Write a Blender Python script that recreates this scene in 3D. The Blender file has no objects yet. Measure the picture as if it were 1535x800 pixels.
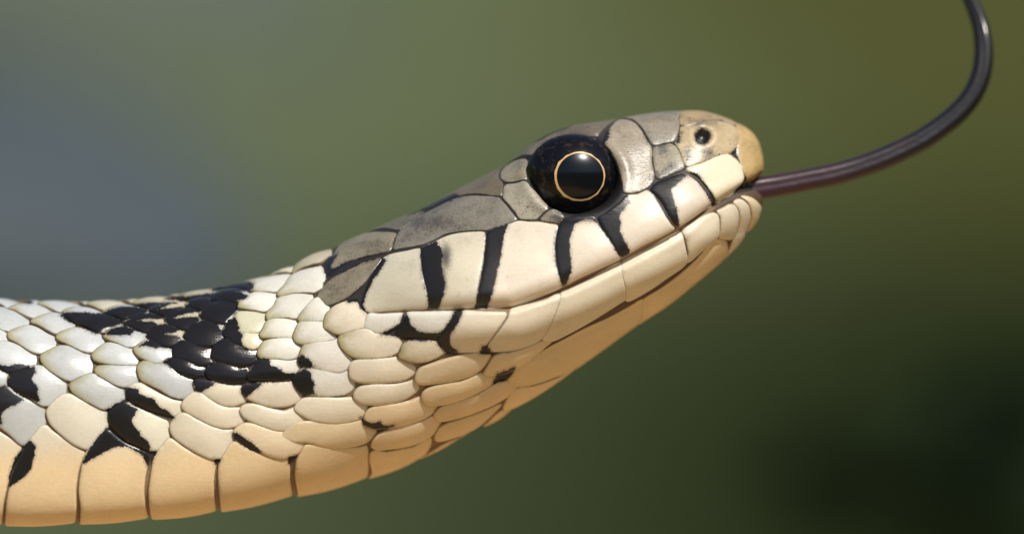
import bpy, math, random
import numpy as np
from mathutils import Vector, Matrix
from mathutils.bvhtree import BVHTree
from mathutils.geometry import delaunay_2d_cdt

rng = random.Random(7)
nrng = np.random.default_rng(7)
scene = bpy.context.scene
COL = scene.collection

# ------------------------------------------------------------------ camera, sky, sun, exposure
K = 4.0e-5                       # metres per traced unit (the head is about 26 mm long)
DIST = 7500.0                    # units from lens to the plane the snake's spine lies in
PITCH = math.radians(6.0)        # the lens looks a little down
H0 = 3040 * K * math.cos(PITCH)  # height of the snake's head above the ground
ROOT = Vector((0, 0, H0))
FWD = Vector((0, math.cos(PITCH), -math.sin(PITCH)))

cam = bpy.data.cameras.new("camera")
cam_o = bpy.data.objects.new("camera", cam)
COL.objects.link(cam_o)
cam_o.location = ROOT - FWD * DIST * K
cam_o.rotation_euler = (math.pi / 2 - PITCH, 0, 0)
cam.sensor_width = 36
cam.lens = 36 * DIST / 1535.0
cam.clip_start = 0.01
cam.clip_end = 500
cam.dof.use_dof = True
cam.dof.focus_distance = (DIST - 125) * K
cam.dof.aperture_fstop = 15.0
scene.camera = cam_o

SUN_DIR = Vector((0.34, -0.49, 0.80)).normalized()      # towards the sun
elev = math.asin(SUN_DIR.z)
world = bpy.data.worlds.new("World")
scene.world = world
world.use_nodes = True
wn = world.node_tree.nodes
wn.clear()
sky = wn.new("ShaderNodeTexSky")
sky.sky_type = 'NISHITA'
sky.sun_disc = False
sky.sun_elevation = elev
sky.sun_rotation = math.atan2(SUN_DIR.x, SUN_DIR.y)
bg = wn.new("ShaderNodeBackground")
bg.inputs[1].default_value = 0.095
wo = wn.new("ShaderNodeOutputWorld")
world.node_tree.links.new(sky.outputs[0], bg.inputs[0])
world.node_tree.links.new(bg.outputs[0], wo.inputs[0])

sun = bpy.data.lights.new("sun", 'SUN')
sun.energy = 3.75
sun.angle = math.radians(0.6)
sun.color = (1.0, 0.95, 0.86)
sun_o = bpy.data.objects.new("sun", sun)
COL.objects.link(sun_o)
sun_o.rotation_euler = SUN_DIR.to_track_quat('Z', 'Y').to_euler()

vs = scene.view_settings
vs.view_transform = 'Standard'
vs.look = 'None'
vs.exposure = 0.0
vs.gamma = 1.0
vs.use_curve_mapping = False
scene.cycles.use_denoising = True
scene.cycles.max_bounces = 8
scene.cycles.sample_clamp_indirect = 6.0

# ------------------------------------------------------------------ helpers
def tag(o, label=None, cat=None, group=None, kind=None):
    if label: o["label"] = label
    if cat: o["category"] = cat
    if group: o["group"] = group
    if kind: o["kind"] = kind
    return o

def link(name, me, mat=None, parent=None):
    o = bpy.data.objects.new(name, me)
    COL.objects.link(o)
    if mat is not None and me is not None and not me.materials:
        me.materials.append(mat)
    if parent is not None:
        o.parent = parent
    return o

def mesh(name, verts, faces, smooth=True):
    me = bpy.data.meshes.new(name)
    me.from_pydata([tuple(map(float, v)) for v in verts], [], [tuple(map(int, f)) for f in faces])
    if smooth:
        me.polygons.foreach_set("use_smooth", np.ones(len(me.polygons), dtype=bool))
    me.update()
    return me

def fattr(me, name, vals):
    a = me.attributes.new(name, 'FLOAT', 'POINT')
    a.data.foreach_set("value", np.asarray(vals, dtype=np.float32))

def cattr(me, name, cols):
    a = me.attributes.new(name, 'FLOAT_COLOR', 'POINT')
    c = np.ones((len(cols), 4), dtype=np.float32)
    c[:, :3] = cols
    a.data.foreach_set("color", c.ravel())

class NT:
    """tiny node helper"""
    def __init__(self, name):
        self.mat = bpy.data.materials.new(name)
        self.mat.use_nodes = True
        self.t = self.mat.node_tree
        self.t.nodes.clear()
        self.out = self.t.nodes.new("ShaderNodeOutputMaterial")
        self.b = self.t.nodes.new("ShaderNodeBsdfPrincipled")
        self.l(self.b.outputs[0], self.out.inputs[0])
    def l(self, a, b): self.t.links.new(a, b)
    def n(self, typ, **kw):
        nd = self.t.nodes.new(typ)
        for k, v in kw.items(): setattr(nd, k, v)
        return nd
    def attr(self, name):
        return self.n("ShaderNodeAttribute", attribute_name=name)
    def val(self, sock, v):
        if hasattr(v, "links") or isinstance(v, bpy.types.NodeSocket): self.l(v, sock)
        else: sock.default_value = v
    def math(self, op, a, b=0.0, clamp=False):
        nd = self.n("ShaderNodeMath", operation=op, use_clamp=clamp)
        self.val(nd.inputs[0], a); self.val(nd.inputs[1], b)
        return nd.outputs[0]
    def mix(self, f, a, b):
        nd = self.n("ShaderNodeMix", data_type='RGBA')
        self.val(nd.inputs[0], f)
        for i, v in ((6, a), (7, b)):
            if isinstance(v, tuple): nd.inputs[i].default_value = (*v, 1)
            else: self.l(v, nd.inputs[i])
        return nd.outputs[2]
    def ramp(self, x, lo, hi, smooth=True):
        nd = self.n("ShaderNodeMapRange", interpolation_type='SMOOTHSTEP' if smooth else 'LINEAR')
        self.val(nd.inputs[0], x)
        nd.inputs[1].default_value = lo; nd.inputs[2].default_value = hi
        return nd.outputs[0]
    def noise(self, co, scale, detail=4, rough=0.55):
        nd = self.n("ShaderNodeTexNoise")
        nd.inputs["Scale"].default_value = scale
        nd.inputs["Detail"].default_value = detail
        nd.inputs["Roughness"].default_value = rough
        if co is not None: self.l(co, nd.inputs["Vector"])
        return nd.outputs[0]
    def obj(self):
        return self.n("ShaderNodeTexCoord").outputs["Object"]

# ------------------------------------------------------------------ materials of the snake
PX = 1.0 / K     # noise scale of 1 cycle per traced unit

def scale_material(name, speckle, rough, olive, grain=1.0, sss=0.12, mottle=1.0, prough=0.28, line=(2.0, (0.1, 0.07, 0.04), 0.8)):
    m = NT(name)
    co = m.obj()
    tint = m.attr("tint").outputs["Color"]
    pig = m.attr("pig").outputs["Fac"]
    edge = m.attr("edge").outputs["Fac"]
    tail = m.attr("tail").outputs["Fac"]
    # mottled base
    n1 = m.noise(co, PX / 45, 5)
    n2 = m.noise(co, PX / 6.0, 4, 0.65)
    v = m.math('ADD', m.math('MULTIPLY', n1, 0.34 * mottle), m.math('MULTIPLY', n2, 0.24 * mottle))
    v = m.math('ADD', v, 1.0 - 0.29 * mottle)
    hsv = m.n("ShaderNodeHueSaturation")
    m.l(tint, hsv.inputs["Color"]); m.l(v, hsv.inputs["Value"])
    c = hsv.outputs[0]
    # olive rim along the free edge
    rim = m.math('SUBTRACT', 1.0, m.ramp(m.math('ADD', edge, m.math('MULTIPLY', n2, 8.0)), 3.0, 24.0))
    rim = m.math('MULTIPLY', rim, m.math('MULTIPLY', m.ramp(tail, 0.45, 0.95), olive))
    c = m.mix(rim, c, (0.38, 0.33, 0.14))
    lw, lc, lf = line
    ol = m.math('SUBTRACT', 1.0, m.ramp(m.math('ADD', edge, m.math('MULTIPLY', m.math('SUBTRACT', n2, 0.5), 2.5)), lw * 0.35, lw * 1.25))
    c = m.mix(m.math('MULTIPLY', ol, lf), c, lc)
    # fine dark stippling
    if speckle > 0:
        smear = m.attr("smear").outputs["Fac"]
        sp = m.noise(co, PX / 2.4, 5, 0.75)
        big = m.noise(co, PX / 34, 5, 0.65)
        s = m.math('ADD', sp, m.math('MULTIPLY', m.math('SUBTRACT', big, 0.5), 0.6))
        s = m.math('ADD', s, m.math('MULTIPLY', smear, 0.42))
        s = m.math('MULTIPLY', m.ramp(s, 0.46, 0.80), m.math('MAXIMUM', smear, speckle))
        c = m.mix(s, c, (0.045, 0.036, 0.026))
        # scattered dark pores
        vo = m.n("ShaderNodeTexVoronoi"); vo.inputs["Scale"].default_value = PX / 13; m.l(co, vo.inputs["Vector"])
        dot = m.math('SUBTRACT', 1.0, m.ramp(vo.outputs["Distance"], 0.08, 0.17))
        dot = m.math('MULTIPLY', m.math('MULTIPLY', dot, m.ramp(big, 0.46, 0.56)), min(1.0, speckle * 1.2))
        c = m.mix(dot, c, (0.05, 0.04, 0.03))
    # black pigment with a ragged border
    jag = m.math('MULTIPLY', m.math('SUBTRACT', m.noise(co, PX / 7.0, 5, 0.75), 0.5), 8.0)
    jag2 = m.math('MULTIPLY', m.math('SUBTRACT', m.noise(co, PX / 2.2, 3, 0.7), 0.5), 6.0 + 4.0 * speckle)
    pr = m.math('ADD', m.math('ADD', pig, jag), jag2)
    # a thin brownish, grainy fringe where the pigment runs out
    gr = m.ramp(m.noise(co, PX / 1.7, 3, 0.7), 0.38, 0.62)
    fr = m.math('MULTIPLY', m.math('MULTIPLY', m.ramp(pr, -5.0, -0.5), gr), 0.6)
    c = m.mix(fr, c, (0.12, 0.085, 0.055))
    p = m.ramp(pr, -0.7, 0.7)
    c = m.mix(p, c, (0.016, 0.0135, 0.0125))
    m.l(c, m.b.inputs["Base Color"])
    rr = m.math('ADD', m.math('MULTIPLY', m.noise(co, PX / 14, 3), 0.16), rough - 0.08)
    r = m.n("ShaderNodeMix", data_type='FLOAT')
    m.l(p, r.inputs[0]); m.l(rr, r.inputs[2]); r.inputs[3].default_value = prough
    m.l(r.outputs[0], m.b.inputs["Roughness"])
    m.b.inputs["IOR"].default_value = 1.75 if speckle > 0.5 else 1.5
    m.b.inputs["Subsurface Weight"].default_value = sss
    m.b.inputs["Subsurface Radius"].default_value = (1.0, 0.55, 0.28)
    m.b.inputs["Subsurface Scale"].default_value = 6 * K
    # fine grain and faint lengthwise striae
    bp = m.n("ShaderNodeBump")
    bp.inputs["Strength"].default_value = 0.35 * grain
    bp.inputs["Distance"].default_value = 1.2 * K
    mp = m.n("ShaderNodeMapping"); mp.inputs["Scale"].default_value = (0.25, 1, 1)
    m.l(co, mp.inputs["Vector"])
    hgt = m.math('ADD', m.noise(co, PX / 5, 4, 0.6), m.math('MULTIPLY', m.noise(mp.outputs[0], PX / 4, 3), 1.3))
    m.l(hgt, bp.inputs["Height"])
    m.l(bp.outputs[0], m.b.inputs["Normal"])
    return m.mat

MAT = {
    "head": scale_material("head_shield_skin", 0.80, 0.39, 0.0, 0.9, 0.05, 2.0, 0.32, (2.0, (0.022, 0.017, 0.012), 0.95)),
    "labial": scale_material("labial_skin", 0.16, 0.38, 0.0, 0.4, 0.2, 0.5, 0.36, (1.5, (0.16, 0.09, 0.04), 0.55)),
    "body": scale_material("dorsal_scale_skin", 0.12, 0.29, 0.95, 0.6, 0.12, 0.8, 0.19, (1.7, (0.15, 0.10, 0.05), 0.85)),
    "belly": scale_material("ventral_skin", 0.0, 0.38, 0.15, 0.5, 0.25, 0.75, 0.3, (1.6, (0.30, 0.18, 0.08), 0.55)),
}
m = NT("scale_rim")
m.l(m.mix(m.ramp(m.attr("pig").outputs["Fac"], -3, 2), (0.33, 0.23, 0.13), (0.12, 0.078, 0.05)), m.b.inputs["Base Color"])
m.b.inputs["Roughness"].default_value = 0.55
MAT["rim"] = m.mat

m = NT("skin_between_scales")
co = m.obj()
c = m.attr("tint").outputs["Color"]
hsv = m.n("ShaderNodeHueSaturation")
m.l(c, hsv.inputs["Color"])
m.l(m.math('ADD', m.math('MULTIPLY', m.noise(co, PX / 9, 4), 0.8), 0.6), hsv.inputs["Value"])
m.l(hsv.outputs[0], m.b.inputs["Base Color"])
m.b.inputs["Roughness"].default_value = 0.6
MAT["skin"] = m.mat

m = NT("iris_black")
co = m.obj()
f = m.ramp(m.noise(co, PX / 11, 6, 0.75), 0.50, 0.74)
m.l(m.mix(f, (0.005, 0.005, 0.007), (0.075, 0.042, 0.022)), m.b.inputs["Base Color"])
m.b.inputs["Roughness"].default_value = 0.07
m.b.inputs["IOR"].default_value = 1.3
m.b.inputs["Coat Weight"].default_value = 0.2
m.b.inputs["Coat Roughness"].default_value = 0.3
MAT["iris"] = m.mat
m = NT("pupil_black")
m.b.inputs["Base Color"].default_value = (0.003, 0.004, 0.007, 1)
m.b.inputs["Roughness"].default_value = 0.11
m.b.inputs["IOR"].default_value = 1.3
m.b.inputs["Coat Weight"].default_value = 0.5
m.b.inputs["Coat Roughness"].default_value = 0.24
MAT["pupil"] = m.mat
m = NT("iris_gold")
co = m.obj()
m.l(m.mix(m.noise(co, PX / 5, 3), (0.66, 0.37, 0.12), (0.88, 0.60, 0.27)), m.b.inputs["Base Color"])
m.b.inputs["Roughness"].default_value = 0.3
MAT["gold"] = m.mat

m = NT("tongue_flesh")
co = m.obj()
along = m.attr("along").outputs["Fac"]
nz = m.noise(co, PX / 20, 4)
c = m.mix(m.ramp(m.math('ADD', along, m.math('MULTIPLY', nz, 0.25)), 0.10, 0.62), (0.060, 0.022, 0.030), (0.010, 0.0075, 0.010))
m.l(c, m.b.inputs["Base Color"])
m.b.inputs["Roughness"].default_value = 0.45
m.b.inputs["Specular IOR Level"].default_value = 0.25
m.b.inputs["Coat Weight"].default_value = 0.5
m.b.inputs["Coat Roughness"].default_value = 0.11
bp = m.n("ShaderNodeBump"); bp.inputs["Strength"].default_value = 0.4; bp.inputs["Distance"].default_value = 1.5 * K
mp = m.n("ShaderNodeMapping"); mp.inputs["Scale"].default_value = (0.3, 1, 1); m.l(co, mp.inputs["Vector"])
m.l(m.noise(mp.outputs[0], PX / 6, 4), bp.inputs["Height"]); m.l(bp.outputs[0], m.b.inputs["Normal"])
MAT["tongue"] = m.mat

# ------------------------------------------------------------------ the snake's body surface
# stations: back line (x, y), belly line (x, y), half width, exponents above / below, height of the widest line, inset
ST = [
 (-12050,3434,-12050,3440,2,2,2,.5,0), (-11500,3395,-11500,3440,22,2,2,.5,0), (-9000,3250,-9000,3440,95,2,2,.5,0),
 (-6000,3140,-6000,3440,150,2,2.2,.55,4), (-3500,3120,-3500,3440,162,2,2.2,.55,4), (-2300,3110,-2300,3440,164,2,2.2,.55,4),
 (-1930,3030,-1800,3370,165,2,2.2,.55,4), (-1700,2800,-1400,2980,165,2,2.2,.55,4), (-1600,2400,-1270,2450,165,2,2.2,.55,4),
 (-1560,1800,-1225,1800,165,2,2.2,.55,4), (-1500,1280,-1180,1330,165,2,2.2,.55,4), (-1340,900,-1080,1090,165,2,2.2,.55,4),
 (-1080,650,-900,930,165,2,2.2,.55,4), (-780,520,-690,845,165,2,2.2,.55,4), (-480,464,-455,802,165,2,2.2,.55,5),
 (-220,449,-215,787,165,2,5,.50,5), (-100,447.5,-100,785.5,165,2,7,.48,5),
 (0,448.5,0,784,164,2,7,.48,5), (98,451.5,108,782.5,163,2,6.6,.48,5), (195,449,225,776,161,2,5.6,.48,5),
 (285,438,325,766.5,159,2,4.4,.48,5), (365,422,420,749,158,2.05,3.2,.48,5), (425,404,510,729.5,158,2.1,2.15,.49,5),
 (472,380,600,701,162,2.15,1.85,.49,5), (520,358,690,658,168,2.2,1.75,.50,5), (570,338.5,760,620,172,2.25,1.75,.52,4),
 (625,314.5,825,582,172,2.3,1.75,.55,4), (685,283,890,537,166,2.35,1.65,.57,4), (745,251.5,950,494,158,2.4,1.6,.58,4),
 (800,217,1005,457.5,148,2.4,1.6,.59,4), (850,194.5,1045,424.5,138,2.4,1.6,.60,4), (900,184,1080,396,126,2.4,1.6,.61,4),
 (950,173,1103,374,112,2.4,1.6,.62,4), (1000,166,1118,354,98,2.35,1.65,.63,4), (1045,165.5,1128,340,84,2.3,1.7,.63,4),
 (1080,173,1134,329,70,2.2,1.8,.62,4), (1106,184,1138,320,57,2.15,1.9,.61,4), (1122,194,1140,313,46,2.1,2,.59,4),
 (1133,207,1141,306,36,2,2,.6,4), (1140,224,1141.5,298,25,2,2,.6,3.5), (1142.5,245,1142,282,12,2,2,.6,3), (1142.5,262,1142.5,266,2,2,2,.5,0),
]
ST = np.array(ST, dtype=float)
# inset towards the middle so that the scales laid on top bring the outline back
_d = ST[:, 2:4] - ST[:, 0:2]
_dl = np.linalg.norm(_d, axis=1, keepdims=True)
ST[:, 0:2] += _d / _dl * ST[:, 8:9]
ST[:, 2:4] -= _d / _dl * ST[:, 8:9]
ST[:, 4] = np.maximum(ST[:, 4] - ST[:, 8], 1.0)
NS = len(ST)

def cr(u, col):
    """Catmull-Rom through the stations"""
    u = np.clip(u, 0, NS - 1 - 1e-6)
    i = np.floor(u).astype(int); t = u - i
    g = lambda k: ST[np.clip(i + k, 0, NS - 1), col]
    p0, p1, p2, p3 = g(-1), g(0), g(1), g(2)
    # monotone-limited tangents weighted by neighbours
    m1 = (p2 - p0) * .5; m2 = (p3 - p1) * .5
    t2 = t * t; t3 = t2 * t
    return (2*t3-3*t2+1)*p1 + (t3-2*t2+t)*m1 + (-2*t3+3*t2)*p2 + (t3-t2)*m2

def proj(P):
    s = DIST / (DIST - P[..., 2])
    return np.stack([767.5 + P[..., 0] * s, 400 - P[..., 1] * s], -1)

def surf0(u, phi):
    u = np.asarray(u, float); phi = np.asarray(phi, float)
    ph = np.mod(phi, 2 * math.pi)
    far = ph > math.pi
    ph = np.where(far, 2 * math.pi - ph, ph)
    tx, ty, bx, by = cr(u, 0), cr(u, 1), cr(u, 2), cr(u, 3)
    W, nu, nl, tw = cr(u, 4), cr(u, 5), cr(u, 6), cr(u, 7)
    up = ph < math.pi / 2
    n = np.where(up, nu, nl)
    cs = np.abs(np.cos(ph)); sn = np.abs(np.sin(ph))
    rr = (np.maximum(cs, 1e-9) ** n + np.maximum(sn, 1e-9) ** n) ** (-1.0 / n)
    q = np.where(up, tw * (1 - cs * rr), tw + (1 - tw) * cs * rr)
    w = W * sn * rr
    x = tx + (bx - tx) * q; y = ty + (by - ty) * q
    return np.stack([x - 767.5, 400 - y, np.where(far, -w, w)], -1)

def normal0(u, phi):
    e = 1e-3
    ph = np.clip(phi, -10, 10)
    # keep clear of the creases at the mid lines
    a = surf0(u + 4e-3, ph) - surf0(u - 4e-3, ph)
    b = surf0(u, ph + 2e-2) - surf0(u, ph - 2e-2)
    n = np.cross(b, a)
    l = np.linalg.norm(n, axis=-1, keepdims=True)
    n = n / np.maximum(l, 1e-9)
    return n

def polydist(p, pts):
    """distance from points (N,2) to a polyline, and the side (cross sign) of the nearest segment"""
    p = p.reshape(-1, 2)
    best = np.full(len(p), 1e9); side = np.zeros(len(p))
    for a, b in zip(pts[:-1], pts[1:]):
        a = np.array(a, float); b = np.array(b, float); ab = b - a
        t = np.clip(((p - a) @ ab) / (ab @ ab), 0, 1)
        q = a + t[:, None] * ab
        d = np.linalg.norm(p - q, axis=1)
        cr_ = ab[0] * (p[:, 1] - a[1]) - ab[1] * (p[:, 0] - a[0])
        upd = d < best - 1e-9
        best[upd] = d[upd]; side[upd] = np.sign(cr_[upd])
    return best, side

MOUTH = [(560,468),(600,468),(700,462.5),(766,458.5),(842,431),(900,403),(930,389),(1011,346),(1065,309),(1106,285),(1128,277),(1160,271)]
EYE = (862.5, 264.5, 68.5, 57.5, math.radians(6))
NOSTRIL = (1053.0, 205.0)

def eye_rho(p):
    dx = p[:, 0] - EYE[0]; dy = p[:, 1] - EYE[1]
    c, s = math.cos(EYE[4]), math.sin(EYE[4])
    return np.hypot((dx * c + dy * s) / EYE[2], (-dx * s + dy * c) / EYE[3])

def sstep(x, a, b):
    t = np.clip((x - a) / (b - a), 0, 1)
    return t * t * (3 - 2 * t)

def relief(p):
    """swellings and hollows of the head, measured outwards"""
    d, side = polydist(p, MOUTH)
    s = -side * d                      # + above the mouth line
    x = p[:, 0]
    near = (x > 520) & (x < 1160)
    fade = sstep(x, 560, 760)
    depth = 1.0 + 3.0 * fade + 3 * sstep(x, 1000, 1090) + 17 * sstep(x, 1095, 1140)
    sig = 4.0 + 2.0 * sstep(x, 1000, 1100) + 5 * sstep(x, 1100, 1140)
    o = -depth * np.exp(-(s / sig) ** 2)
    o += -fade * (1 - sstep(x, 1000, 1100)) * 9.0 * np.exp(-(s / np.where(s > 0, 15.0, 5.0)) ** 2)
    o += fade * 4.5 * np.exp(-((s - 13) / 13) ** 2) * (1 - 0.6 * sstep(x, 1060, 1130))
    o += fade * -3.0 * np.exp(-((s + 8) / 10) ** 2) + fade * 3.0 * np.exp(-((s + 30) / 18) ** 2)
    o += fade * (1 - sstep(x, 1000, 1100)) * 20.0 * np.where(s < 0, 1 - sstep(-s, 0, 95), 1 - sstep(s, 0, 120))
    o = np.where(near, o, 0)
    # groove under the lower labials
    d2, _ = polydist(p, [(800,535),(824,521),(880,493),(960,450),(1025,408),(1072,362)])
    o -= 2.0 * np.exp(-(d2 / 4) ** 2)
    # eye socket and brow
    r = eye_rho(p)
    o += -34 * (1 - sstep(r, 0.80, 1.02)) + 3.5 * np.exp(-((r - 1.12) / 0.14) ** 2)
    brow = np.exp(-((p[:, 0] - 862) / 75) ** 2 - ((p[:, 1] - (205 - (p[:, 0] - 862) * 0.2)) / 14) ** 2)
    o += 6 * brow
    # hollow in front of the eye, nostril pit
    o += -4 * np.exp(-((p[:, 0] - 985) / 38) ** 2 - ((p[:, 1] - 235) / 40) ** 2)
    rn = np.hypot((p[:, 0] - NOSTRIL[0]), (p[:, 1] - NOSTRIL[1]))
    o += -14 * (1 - sstep(rn, 5, 14)) + 1.5 * np.exp(-((rn - 19) / 6) ** 2)
    # bulge of the jaw muscles behind the eye
    o += 6 * np.exp(-((p[:, 0] - 650) / 110) ** 2 - ((p[:, 1] - 420) / 70) ** 2)
    return o

def surf(u, phi, extra=None):
    P = surf0(u, phi)
    N = normal0(u, phi)
    sh = P.shape[:-1]
    M = P.copy(); M[..., 2] = np.abs(M[..., 2])
    o = relief(proj(M).reshape(-1, 2)).reshape(sh)
    if extra is not None: o = o + extra
    return P + N * o[..., None], N

# dense near half for tracing photograph outlines on to the surface
U0 = 14.0
us = np.linspace(U0, NS - 1 - 0.02, 760)
fs = np.linspace(0.0, math.pi, 190)
UU, FF = np.meshgrid(us, fs, indexing='ij')
GP, _gn = surf(UU, FF)
nu_, nf_ = UU.shape
idx = np.arange(nu_ * nf_).reshape(nu_, nf_)
q00, q10, q11, q01 = idx[:-1, :-1].ravel(), idx[1:, :-1].ravel(), idx[1:, 1:].ravel(), idx[:-1, 1:].ravel()
tris = np.concatenate([np.stack([q00, q10, q11], 1), np.stack([q00, q11, q01], 1)])
flatP = GP.reshape(-1, 3)
BVH = BVHTree.FromPolygons(flatP.tolist(), tris.tolist(), epsilon=0.0)
UF = np.stack([UU.ravel(), FF.ravel()], 1)
ppx = proj(flatP)
EYEPOS = Vector((0, 0, DIST))
sil_top = ppx.reshape(nu_, nf_, 2)[:, 1]; sil_bot = ppx.reshape(nu_, nf_, 2)[:, -2]

def px2uf(x, y):
    d = Vector((x - 767.5, 400 - y, -DIST)).normalized()
    loc, nrm, fi, dist = BVH.ray_cast(EYEPOS, d)
    if fi is None:
        a = np.hypot(sil_top[:, 0] - x, sil_top[:, 1] - y); b = np.hypot(sil_bot[:, 0] - x, sil_bot[:, 1] - y)
        if a.min() < b.min(): return us[a.argmin()], 0.012
        return us[b.argmin()], math.pi - 0.012
    t = tris[fi]
    A, B, C = flatP[t]
    v0, v1, v2 = B - A, C - A, np.array(loc) - A
    d00, d01, d11, d20, d21 = v0 @ v0, v0 @ v1, v1 @ v1, v2 @ v0, v2 @ v1
    den = d00 * d11 - d01 * d01
    if abs(den) < 1e-12: return tuple(UF[t[0]])
    b = (d11 * d20 - d01 * d21) / den; c = (d00 * d21 - d01 * d20) / den
    r = (1 - b - c) * UF[t[0]] + b * UF[t[1]] + c * UF[t[2]]
    return r[0], min(max(r[1], 0.012), math.pi - 0.012)

# metric of the unrolled skin: length along, half girth around
_uu = np.linspace(0, NS - 1 - 1e-3, 4000)
_mid = surf0(_uu, np.full_like(_uu, math.pi / 2))
_len = np.concatenate([[0], np.cumsum(np.linalg.norm(np.diff(_mid[:, :2], axis=0), axis=1))])
_half = np.linalg.norm(np.stack([cr(_uu, 0) - cr(_uu, 2), cr(_uu, 1) - cr(_uu, 3)], 1), axis=1) * .5
_rad = np.maximum((_half + cr(_uu, 4)) * .5, 1.0)
u2l = lambda u: np.interp(u, _uu, _len)
l2u = lambda l: np.interp(l, _len, _uu)
u2r = lambda u: np.interp(u, _uu, _rad)

# ------------------------------------------------------------------ snake root and skin
snake = bpy.data.objects.new("snake", None)
COL.objects.link(snake)
snake.location = ROOT
snake.rotation_euler = (math.pi / 2 - PITCH, 0, 0)
tag(snake, "pale cream snake with black barred lips, raised head and dark tongue out", "snake")

def build_skin():
    ua = np.concatenate([np.linspace(0.0, 14.0, 180)[:-1], np.linspace(14.0, NS - 1 - 0.002, 420)])
    fa = np.linspace(0, 2 * math.pi, 241)[:-1]
    U, F = np.meshgrid(ua, fa, indexing='ij')
    P, N = surf(U, F)
    nr, nc = U.shape
    V = P.reshape(-1, 3)
    faces = []
    for i in range(nr - 1):
        for j in range(nc):
            k = (j + 1) % nc
            faces.append((i * nc + j, i * nc + k, (i + 1) * nc + k, (i + 1) * nc + j))
    faces.append(tuple(range(nc))); faces.append(tuple((nr - 1) * nc + j for j in reversed(range(nc))))
    me = mesh("body", V * K, faces)
    M = V.copy(); M[:, 2] = np.abs(M[:, 2])
    p = proj(M)
    # interstitial skin: dark between the head shields, tan between body scales, mauve brown between scutes
    tan = np.array([0.30, 0.20, 0.115]); dark = np.array([0.035, 0.027, 0.022]); mauve = np.array([0.22, 0.135, 0.095]); olive = np.array([0.10, 0.075, 0.045])
    x, y = p[:, 0], p[:, 1]
    d, side = polydist(p, [(470,400),(500,470),(545,470),(700,470),(842,437),(930,396),(1011,352),(1065,315),(1106,292),(1160,280)])
    headf = sstep(-side * d, -3, 3) * sstep(x, 470, 520)
    c = np.repeat(tan[None], len(p), 0)
    t = F.ravel() % (2 * math.pi); t = np.where(t > math.pi, 2 * math.pi - t, t)
    topf = 1 - sstep(t, 1.0, 1.6)
    c = c * (1 - topf[:, None]) + olive * topf[:, None]
    bf = sstep(t, 2.1, 2.4)[:, None] * (1 - sstep(x, 640, 720))[:, None]
    c = c * (1 - bf) + mauve * bf
    jaw = (sstep(x, 700, 800) * (1 - headf))[:, None]
    c = c * (1 - jaw) + np.array([0.10, 0.055, 0.03]) * jaw
    c = c * (1 - headf[:, None]) + dark * headf[:, None]
    ok = (x > -120) & (x < 1160)
    pk = np.full(len(p), -30.0); pk[ok] = pigment(p[ok])
    kf = sstep(pk, -5, 0)[:, None]
    c = c * (1 - kf) + np.array([0.03, 0.022, 0.018]) * kf
    md, _ = polydist(p, MOUTH[:-3])
    mf = (np.exp(-(md / 9) ** 2) * (1 - sstep(x, 1040, 1090)))[:, None]
    c = c * (1 - mf) + np.array([0.30, 0.165, 0.07]) * mf
    ef = (1 - sstep(eye_rho(p), 1.12, 1.25))[:, None]
    c = c * (1 - ef) + np.array([0.006, 0.005, 0.005]) * ef
    cattr(me, "tint", c)
    return link("body", me, MAT["skin"], snake)
# ------------------------------------------------------------------ traced outlines
WIN = {  # window: origin x, y, magnification
 'Z1': (0,400,4), 'Z2': (0,600,4), 'Z3': (240,380,4), 'Z4': (240,560,4), 'Z5': (460,420,4), 'Z6': (460,560,4), 'Z7': (460,300,4), 'Z8': (680,320,4),
 'ZA': (600,180,4), 'ZB': (780,160,4), 'ZC': (920,150,4), 'ZD': (900,260,4),
 'Y1': (0,435,8), 'Y2': (120,435,8), 'Y3': (240,420,8), 'Y4': (360,380,8), 'Y5': (0,520,8), 'Y6': (120,520,8), 'Y7': (240,500,8), 'Y8': (360,460,8),
 'W1': (720,480,5), 'W2': (0,590,6.6667), 'W3': (150,580,6.6667), 'W4': (360,540,8), 'W5': (640,560,6.6667), 'P': (0,0,1)}
def w(win, pts):
    ox, oy, s = WIN[win]
    return [(ox + a / s, oy + b / s) for a, b in pts]

CREAM = (0.80, 0.69, 0.545); PALE = (0.60, 0.605, 0.58); NECK = (0.82, 0.77, 0.66); PEACH = (0.87, 0.66, 0.39); FLANK = (0.82, 0.72, 0.55)
BROWN = (0.19, 0.155, 0.10); TEMP = (0.31, 0.26, 0.168); SNOUT = (0.58, 0.44, 0.24); LOREAL = (0.36, 0.30, 0.20)
LOWER = (0.82, 0.72, 0.54)
# kind: material, bevel width, bevel height, dome, tilt
KIND = {'head': ('head', 3.0, 1.5, 1.8, 0.0), 'lab': ('labial', 4.0, 1.6, 2.6, 0.5), 'body': ('body', 3.0, 1.1, 2.7, 7.5),
        'low': ('belly', 4.5, 1.7, 3.2, 5.5), 'scute': ('belly', 5.0, 2.2, 1.5, 4.5), 'chin': ('belly', 4.0, 1.6, 2.5, 0.5)}
# how far each kind of scale is grown: all round, and forwards under the scale before it
GROW = {'head': (1.5, 0.0), 'lab': (1.8, 0.0), 'body': (2.7, 7.0), 'low': (2.4, 6.0), 'scute': (4.0, 0.0), 'chin': (4.2, 0.0)}
SC = []   # name, kind, tint, outline, mid
def S(name, kind, tint, win, pts, mid=0): SC.append((name, kind, tint, w(win, pts), mid))
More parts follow.
